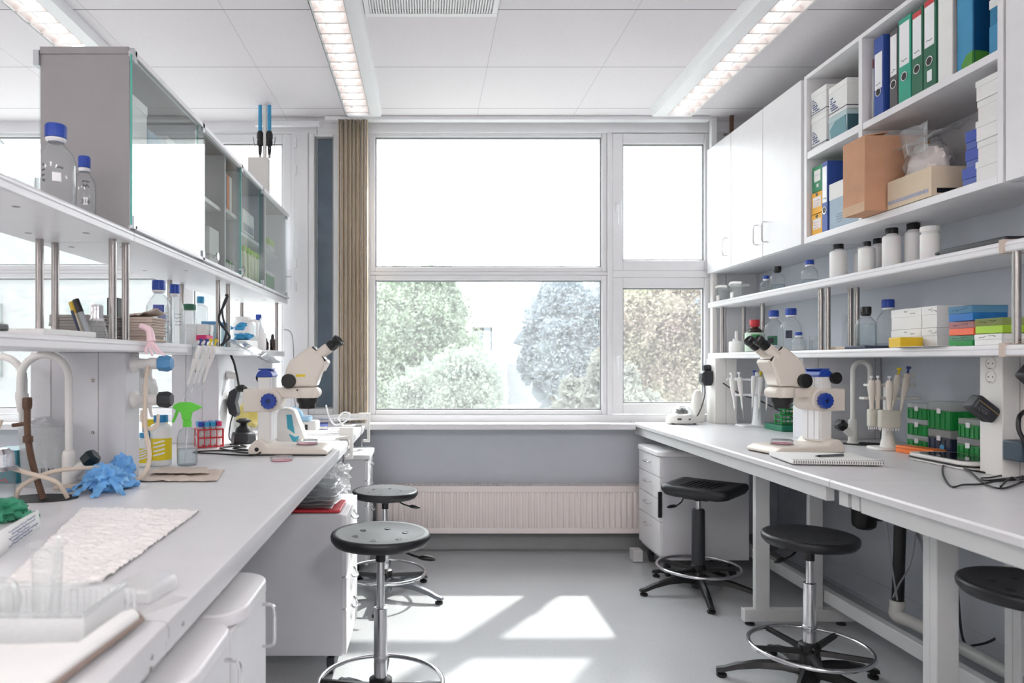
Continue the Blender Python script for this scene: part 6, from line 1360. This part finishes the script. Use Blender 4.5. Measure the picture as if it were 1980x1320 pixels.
# plugs on the window column
t = thing('plug', 'black angular adapter plugged into the column by the window', 'adapter', (1.84, 4.56, 1.16)); build('plug_body', MB().prism([(-.05, .03), (-.03, .05), (.02, .045), (.03, 0), (.01, -.05), (-.035, -.05), (-.055, -.02)], -.03, .03, 'y'), 'dark', t, bevel=.006)
t = thing('plug', 'grey round plug above the black adapter by the window', 'plug', (1.858, 4.57, 1.225)); build('plug_body', MB().lathe([(0, 0), (.022, 0), (.024, .02), (.018, .05), (0, .05)], 22, q=Matrix.Rotation(-pi/2, 3, 'Y')), 'dark', t)
k = MB().tube(catmull([(1.81, 4.55, 1.22), (1.80, 4.53, 1.15), (1.80, 4.52, 1.05), (1.77, 4.52, .95), (1.745, 4.53, .90)], 8), .004, 6); tag(build('loose_cable', k, 'dark'), 'dark cord from the window column down to the mini centrifuge', 'cord')
k = MB().tube(catmull([(1.9, 4.48, 1.13), (2.0, 4.45, 1.06), (2.1, 4.4, 1.02), (2.2, 4.3, .95), (2.26, 4.2, .90)], 8), .004, 6); tag(build('loose_cable', k, 'dark'), 'dark cord sagging behind the first pipette stand', 'cord')
t = thing('waste_jug', 'tall white egg shaped container beside the window column', 'container', (1.785, 4.60, ZT)); build('container_body', MB().lathe([(0, 0), (.045, 0), (.055, .02), (.06, .08), (.045, .17), (.025, .21), (0, .215)], 30, sx=.8, sy=.7), 'offw', t)
# pipette stands
def pip_stand(label, loc, rz=0, hgt=.33, arms=((.30, .2), (.2, .2)), m='pvc', bw=.24):
    t = thing('pipette_stand', label, 'stand', loc, rz)
    build('base', MB().prism(rrect(bw, .12, .03), 0, .012), m, t, bevel=.003); build('pole', MB().lathe([(0, .01), (.034, .01), (.026, .05), (.019, .16), (.018, hgt), (.012, hgt+.006), (0, hgt+.006)], 24), m, t)
    for z, w_ in arms: build('arm', MB().box(-w_/2, w_/2, -.03, .008, z-.006, z+.006), m, t, bevel=.003)
    return t
Ls = onz(1462, 822, ZT); S1 = Vector((2.05, 4.33, ZT)); pip_stand('white pipette stand near the window with five pipettes', S1, 0, .33, ((.29, .30), (.195, .29)))
for i, (px, ac, z) in enumerate(((1414, 'pvc', 0), (1429, 'pvc', .002), (1457, 'blue', .012), (1470, 'yellow', .006), (1484, 'blue', 0))):
    q = at(px, 727, 4.29); pipette(None, '%s of five white pipettes on the stand near the window' % ('leftmost', 'second', 'middle', 'fourth', 'rightmost')[i], (q.x, 4.285, q.z-.01+z), (.10 if px < 1450 else -.05, 0, -1), .27, 'hdpe', ac, group='pipettes on the stand near the window')
S2 = Vector((2.115, 3.20, ZT)); pip_stand('grey white pipette stand beside the green tip boxes', S2, 0, .30, ((.295, .22), (.235, .26)), m='offw', bw=.15)
for i, px in enumerate((1691, 1703, 1712)):
    q = at(px, 735, 3.13); yy_ = (3.15, 3.15, 3.085)[i]; t = thing('multichannel_pipette', '%s of three multichannel pipettes hanging on the second stand' % ('leftmost', 'middle', 'rightmost')[i], 'pipette', (q.x-(.0, .0, .012)[i], yy_, q.z), group='multichannel pipettes on the second stand')
    build('handle', MB().lathe([(0, .0), (.010, 0), (.014, -.02), (.013, -.07), (.009, -.10), (.008, -.14), (0, -.14)], 18), 'cream', t, ang=50); build('plunger', MB().lathe([(0, .02), (.007, .02), (.007, .012), (.003, .01), (.003, 0), (0, 0)], 12), 'pvc', t)
    wd = (.018, .018, .055)[i]; build('manifold', MB().prism(rrect(.032 if i < 2 else .09, .03, .008), -.21, -.13), mat('manifold cream', 'cfccc0', .4), t, bevel=.006)
    k = MB(); n_ = 4 if i < 2 else 8; ww = .026 if i < 2 else .08
    for j in range(n_): k.lathe([(.0035, -.208), (.002, -.222), (0, -.222)], 8, (-ww/2+j*ww/(n_-1), 0, 0))
    build('nozzle_row', k, 'pvc', t)
for i, (px, py, ac) in enumerate(((1734, 725, 'yellow'), (1752, 722, 'inkb'))):
    q = at(px, py, 3.13); pipette(None, ('pipette with a yellow window on the second stand', 'pipette with a dark blue window on the second stand')[i], (q.x, 3.12, q.z), (-.18, 0, -1), .265, 'cream', ac)
# green tube rack by the window
t = thing('rack_base', 'dark green plastic base plate under the small green racks', 'rack', (2.03, 4.08, ZT)); build('base_plate', MB().box(-.0, .17, -.09, .12, .001, .035), mat('bottle green plastic', '14795a', .4), t, bevel=.004)
t = tube_rack('low bright green tube rack on the dark green base', (2.045, 4.02, ZT+.0365), 0, 5, 3, 'green', .024, .055, wire=True)
t = tube_rack('upper bright green tube rack behind the microscope eyepieces', (2.085, 4.06, ZT+.095), 0, 4, 2, 'green', .024, .05, wire=True)
t = thing('yellow_cap_tube', 'yellow plastic duck shaped stopper on the upper green rack', 'stopper', (2.12, 3.97, ZT+.125)); build('stopper_body', MB().ball((0, 0, 0), .03, 18, 12, (1.1, .8, .9), lump=.5, seed=3), 'yellow', t)
t = thing('plastic_bag', 'small crumpled clear bag beside the green racks', 'bag', (2.17, 3.92, ZT)); build('bag_film', MB().ball((0, 0, .085), .06, 24, 14, (.8, .8, 1.1), lump=.5, seed=31), 'bag', t)
t = thing('yellow_strip', 'pale yellow upright card behind the right microscope', 'card', (2.06, 3.66, ZT)); build('card_body', MB().box(-.0, .02, -.03, .03, 0.001, .16), mat('pale yellow card', 'f0dc7c', .6), t, bevel=.002)
# notebook and pen
nb = thing('notebook', 'white spiral notebook lying open on the right bench', 'notebook', (1.60, 2.815, ZT+.004), R(-7)); w_, d = .165, .125
build('pages', MB().box(-w_, w_, -d, d, .002, .016), 'paper', nb, bevel=.001); build('back_cover', MB().box(-w_, w_, -d, d, 0, .002), 'greyp', nb)
k = MB()
for i in range(38): x = -w_+.006+i*.0087; k.tube([(x, -d+.006+.008*cos(a), .0095+.010*sin(a)) for a in [2*pi*j/10 for j in range(10)]], .0009, 5, closed=True)
build('spiral_wire', k, mat('dull wire', '8c8482', .4, .6), nb); k = MB()
for i in range(38): x = -w_+.006+i*.0087; k.box(x-.0022, x+.0022, -d-.0006, -d+.001, .006, .013)
build('punch_hole', k, 'greyt', nb, smooth=False)
t = thing('ballpoint_pen', 'grey ballpoint pen lying on the notebook', 'pen', (1.615, 2.80, ZT+.0255), R(12)); build('barrel', MB().cyl((-.045, 0, 0), (.065, 0, 0), .0048), 'alu', t); build('pen_tip', MB().cyl((-.045, 0, 0), (-.066, 0, 0), .0048, .001), 'black', t); build('pocket_clip', MB().box(.02, .064, -.0015, .0015, .005, .0068), 'chrome', t)
sheet('loose_sheet', 'loose white sheet under the notebook at the bench edge', 'paper', [(1.44, 2.80, 0), (1.52, 2.76, 0), (1.63, 2.985, 0), (1.50, 2.99, 0)], ZT, .0006, 8, 8, seed=12)
# tip boxes
def tipbox(label, y0, y1, z, h, base='green', X=2.20, lidf=.33):
    t = thing('tip_box', label, 'box', (X, (y0+y1)/2, z)); w_ = (y1-y0)/2-.001; d = .115; hb = h*(1-lidf)
    build('box_base', MB().box(0, d, -w_, w_, .0, hb), base, t, bevel=.002)
    k = MB(); n_ = 4
    for i in range(n_+1): y = -w_+.006+i*(2*w_-.012)/n_; k.box(-.003, .001, y-.0035, y+.0035, .002, hb-.004)
    for i in range(n_+1): x = .01+i*(d-.02)/n_; k.box(x-.0035, x+.0035, -w_-.003, -w_+.001, .002, hb-.004)
    k.box(-.0025, .001, -w_, w_, hb-.006, hb); build('rib', k, base, t, smooth=False)
    build('clear_lid', MB().box(-.002, d+.002, -w_-.002, w_+.002, hb+.0005, h-.0005), 'frost', t, bevel=.004)
    build('latch', MB().box(-.006, -.002, -.011, .011, hb-.012, hb+.01), 'pvc', t, bevel=.002); return t
for i in range(3): tipbox('%s green tip box in the left stack of three' % ('lowest', 'middle', 'top')[i], 3.068, 3.195, ZT+i*.072, .0715)
t = tipbox('dark blue tip box with a blue sticker below the big green one', 2.928, 3.062, ZT, .112, 'navy'); build('round_sticker', MB().ball((-.0045, -.02, .035), .014, 16, 8, (.15, 1, 1)), 'skyblue', t)
tipbox('large green tip box on the dark blue one', 2.928, 3.062, ZT+.1125, .118)
tipbox('lower green tip box in the right stack of two', 2.775, 2.895, ZT, .092); tipbox('upper green tip box in the right stack of two', 2.778, 2.888, ZT+.0925, .078)
t = thing('orange_box', 'flat bright orange plastic box in front of the green tip boxes', 'box', (2.135, 3.02, ZT), R(12)); build('box_base', MB().box(-.035, .035, -.09, .09, .001, .02), 'orange', t, bevel=.002); build('lid', MB().box(-.036, .036, -.091, .091, .0205, .032), 'orange', t, bevel=.003); k = MB(); scribble(k, (-.0375, -.03, .016), (0, -1, 0), (0, 0, 1), .022, .006, 5, .0008); build('print', k, 'ink', t)
# tablet device
tv = thing('touch_panel', 'white device with a black glossy screen and black rim on the right bench', 'device', (2.082, 2.735, ZT)); pts = rrect(.20, .33, .05, 8)
build('lower_shell', MB().prism(pts, .001, .010), 'offw', tv, bevel=.003); build('black_rim', MB().prism([(p[0]*1.02, p[1]*1.015) for p in pts], .0105, .015), 'black', tv, bevel=.001); build('upper_shell', MB().prism(pts, .0155, .03), 'offw', tv, bevel=.004)
build('screen', MB().prism([(p[0]*.78, p[1]*.8) for p in pts], .0305, .0325), mat('black glass', '050607', .06), tv)
# adapters and cables at the right edge
t = thing('power_adapter', 'black power adapter with a gold line hanging tilted on the socket column', 'adapter', (1.96, 2.46, 1.10)); k = MB(); k.M = Matrix.Rotation(R(38), 4, 'Y'); k.box(-.05, .045, -.025, .03, -.028, .03); build('adapter_body', k, 'dark', t, bevel=.01); k = MB(); k.M = Matrix.Rotation(R(38), 4, 'Y'); k.box(-.045, .04, -.0262, -.025, .006, .009); build('gold_line', k, mat('gold line', 'b59a6a', .3, .8), t); k = MB(); k.M = Matrix.Rotation(R(38), 4, 'Y')
for i in range(3): scribble(k, (-.035, -.0262, -.004-.007*i), (1, 0, 0), (0, 0, 1), .04, .004, i, .0005)
build('fine_print', k, 'greyp', t)
t = thing('power_adapter', 'large black adapter at the top right edge of the right bench', 'adapter', (2.03, 2.30, 1.205)); k = MB(); k.M = Matrix.Rotation(R(42), 4, 'Y'); k.box(-.07, .09, -.03, .03, -.04, .045); build('adapter_body', k, 'dark', t, bevel=.012)
t = thing('power_adapter', 'blue grey adapter plugged low on the socket column', 'adapter', (2.03, 2.37, .965)); build('adapter_body', MB().box(-.04, .05, -.03, .045, -.035, .035), mat('blue grey plastic', '3d4c59', .45), t, bevel=.006)
k = MB().tube(catmull([(2.02, 2.36, 1.10), (1.985, 2.34, 1.08), (1.98, 2.33, 1.03), (2.01, 2.31, .97), (2.04, 2.29, .93), (2.10, 2.26, .90)], 8), .007, 8); k.tube(catmull([(1.985, 2.345, 1.05), (2.0, 2.34, 1.0), (2.03, 2.33, .95), (2.05, 2.30, .90), (2.03, 2.25, .872)], 8), .004, 8); k.ball((2.03, 2.31, .945), .02, 14, 8, (1, 1, 1.2), lump=.5)
tag(build('cable_bundle', k, 'black'), 'black cable bundle hanging from the adapters at the socket column', 'cable')
def bench_cable(px, label, r=.0032, z=ZT+.004):
    P = [onz(x, y, ZT) for x, y in px]; P = [Vector((p.x, p.y, z+.003*(i % 2))) for i, p in enumerate(P)]
    tag(build('bench_cable', MB().tube(catmull(P, 8), r, 8), 'black'), label, 'cable')
bench_cable([(1850, 903), (1832, 898), (1823, 905), (1825, 925), (1840, 943), (1863, 941), (1895, 938), (1930, 934), (1985, 928)], 'black cable making the widest loop on the right bench')
bench_cable([(1850, 900), (1875, 915), (1900, 935), (1925, 947), (1950, 944), (1990, 930)], 'black cable crossing the wide loop on the right bench')
bench_cable([(1866, 905), (1880, 904), (1910, 912), (1940, 918), (1985, 924)], 'straight black cable behind the wide loop')
bench_cable([(1985, 919), (1950, 921), (1915, 925), (1898, 928), (1906, 931), (1940, 930), (1985, 923)], 'flat narrow black cable loop near the socket column')
bench_cable([(1865, 907), (1872, 903), (1905, 905), (1935, 903), (1947, 908), (1943, 915), (1920, 917), (1880, 913), (1865, 907)], 'closed oval black cable loop before the socket column')
bench_cable([(1935, 946), (1955, 930), (1975, 935), (1995, 938)], 'short black cable at the right edge of the photo', z=ZT+.009)

# ---------------------------------------------------------------- small fittings near the ceiling by the window
t = thing('support_post', 'white post between ceiling and wall cabinet at the window', 'post', (1.90, 4.63, 2.686)); build('post_body', MB().box(-.018, .018, -.02, .02, 0, CEIL-2.686), 'pvc', t, bevel=.002)
t = thing('copper_pipe', 'short brown pipe with a valve over the wall cabinet by the window', 'pipe', (2.0, 4.58, 2.686)); build('pipe_body', MB().cyl((0, 0, 0), (0, 0, CEIL-2.686), .013, n=16), 'rust', t); build('valve', MB().cyl((-.05, 0, .07), (.05, 0, .07), .009, n=12), 'steel', t)
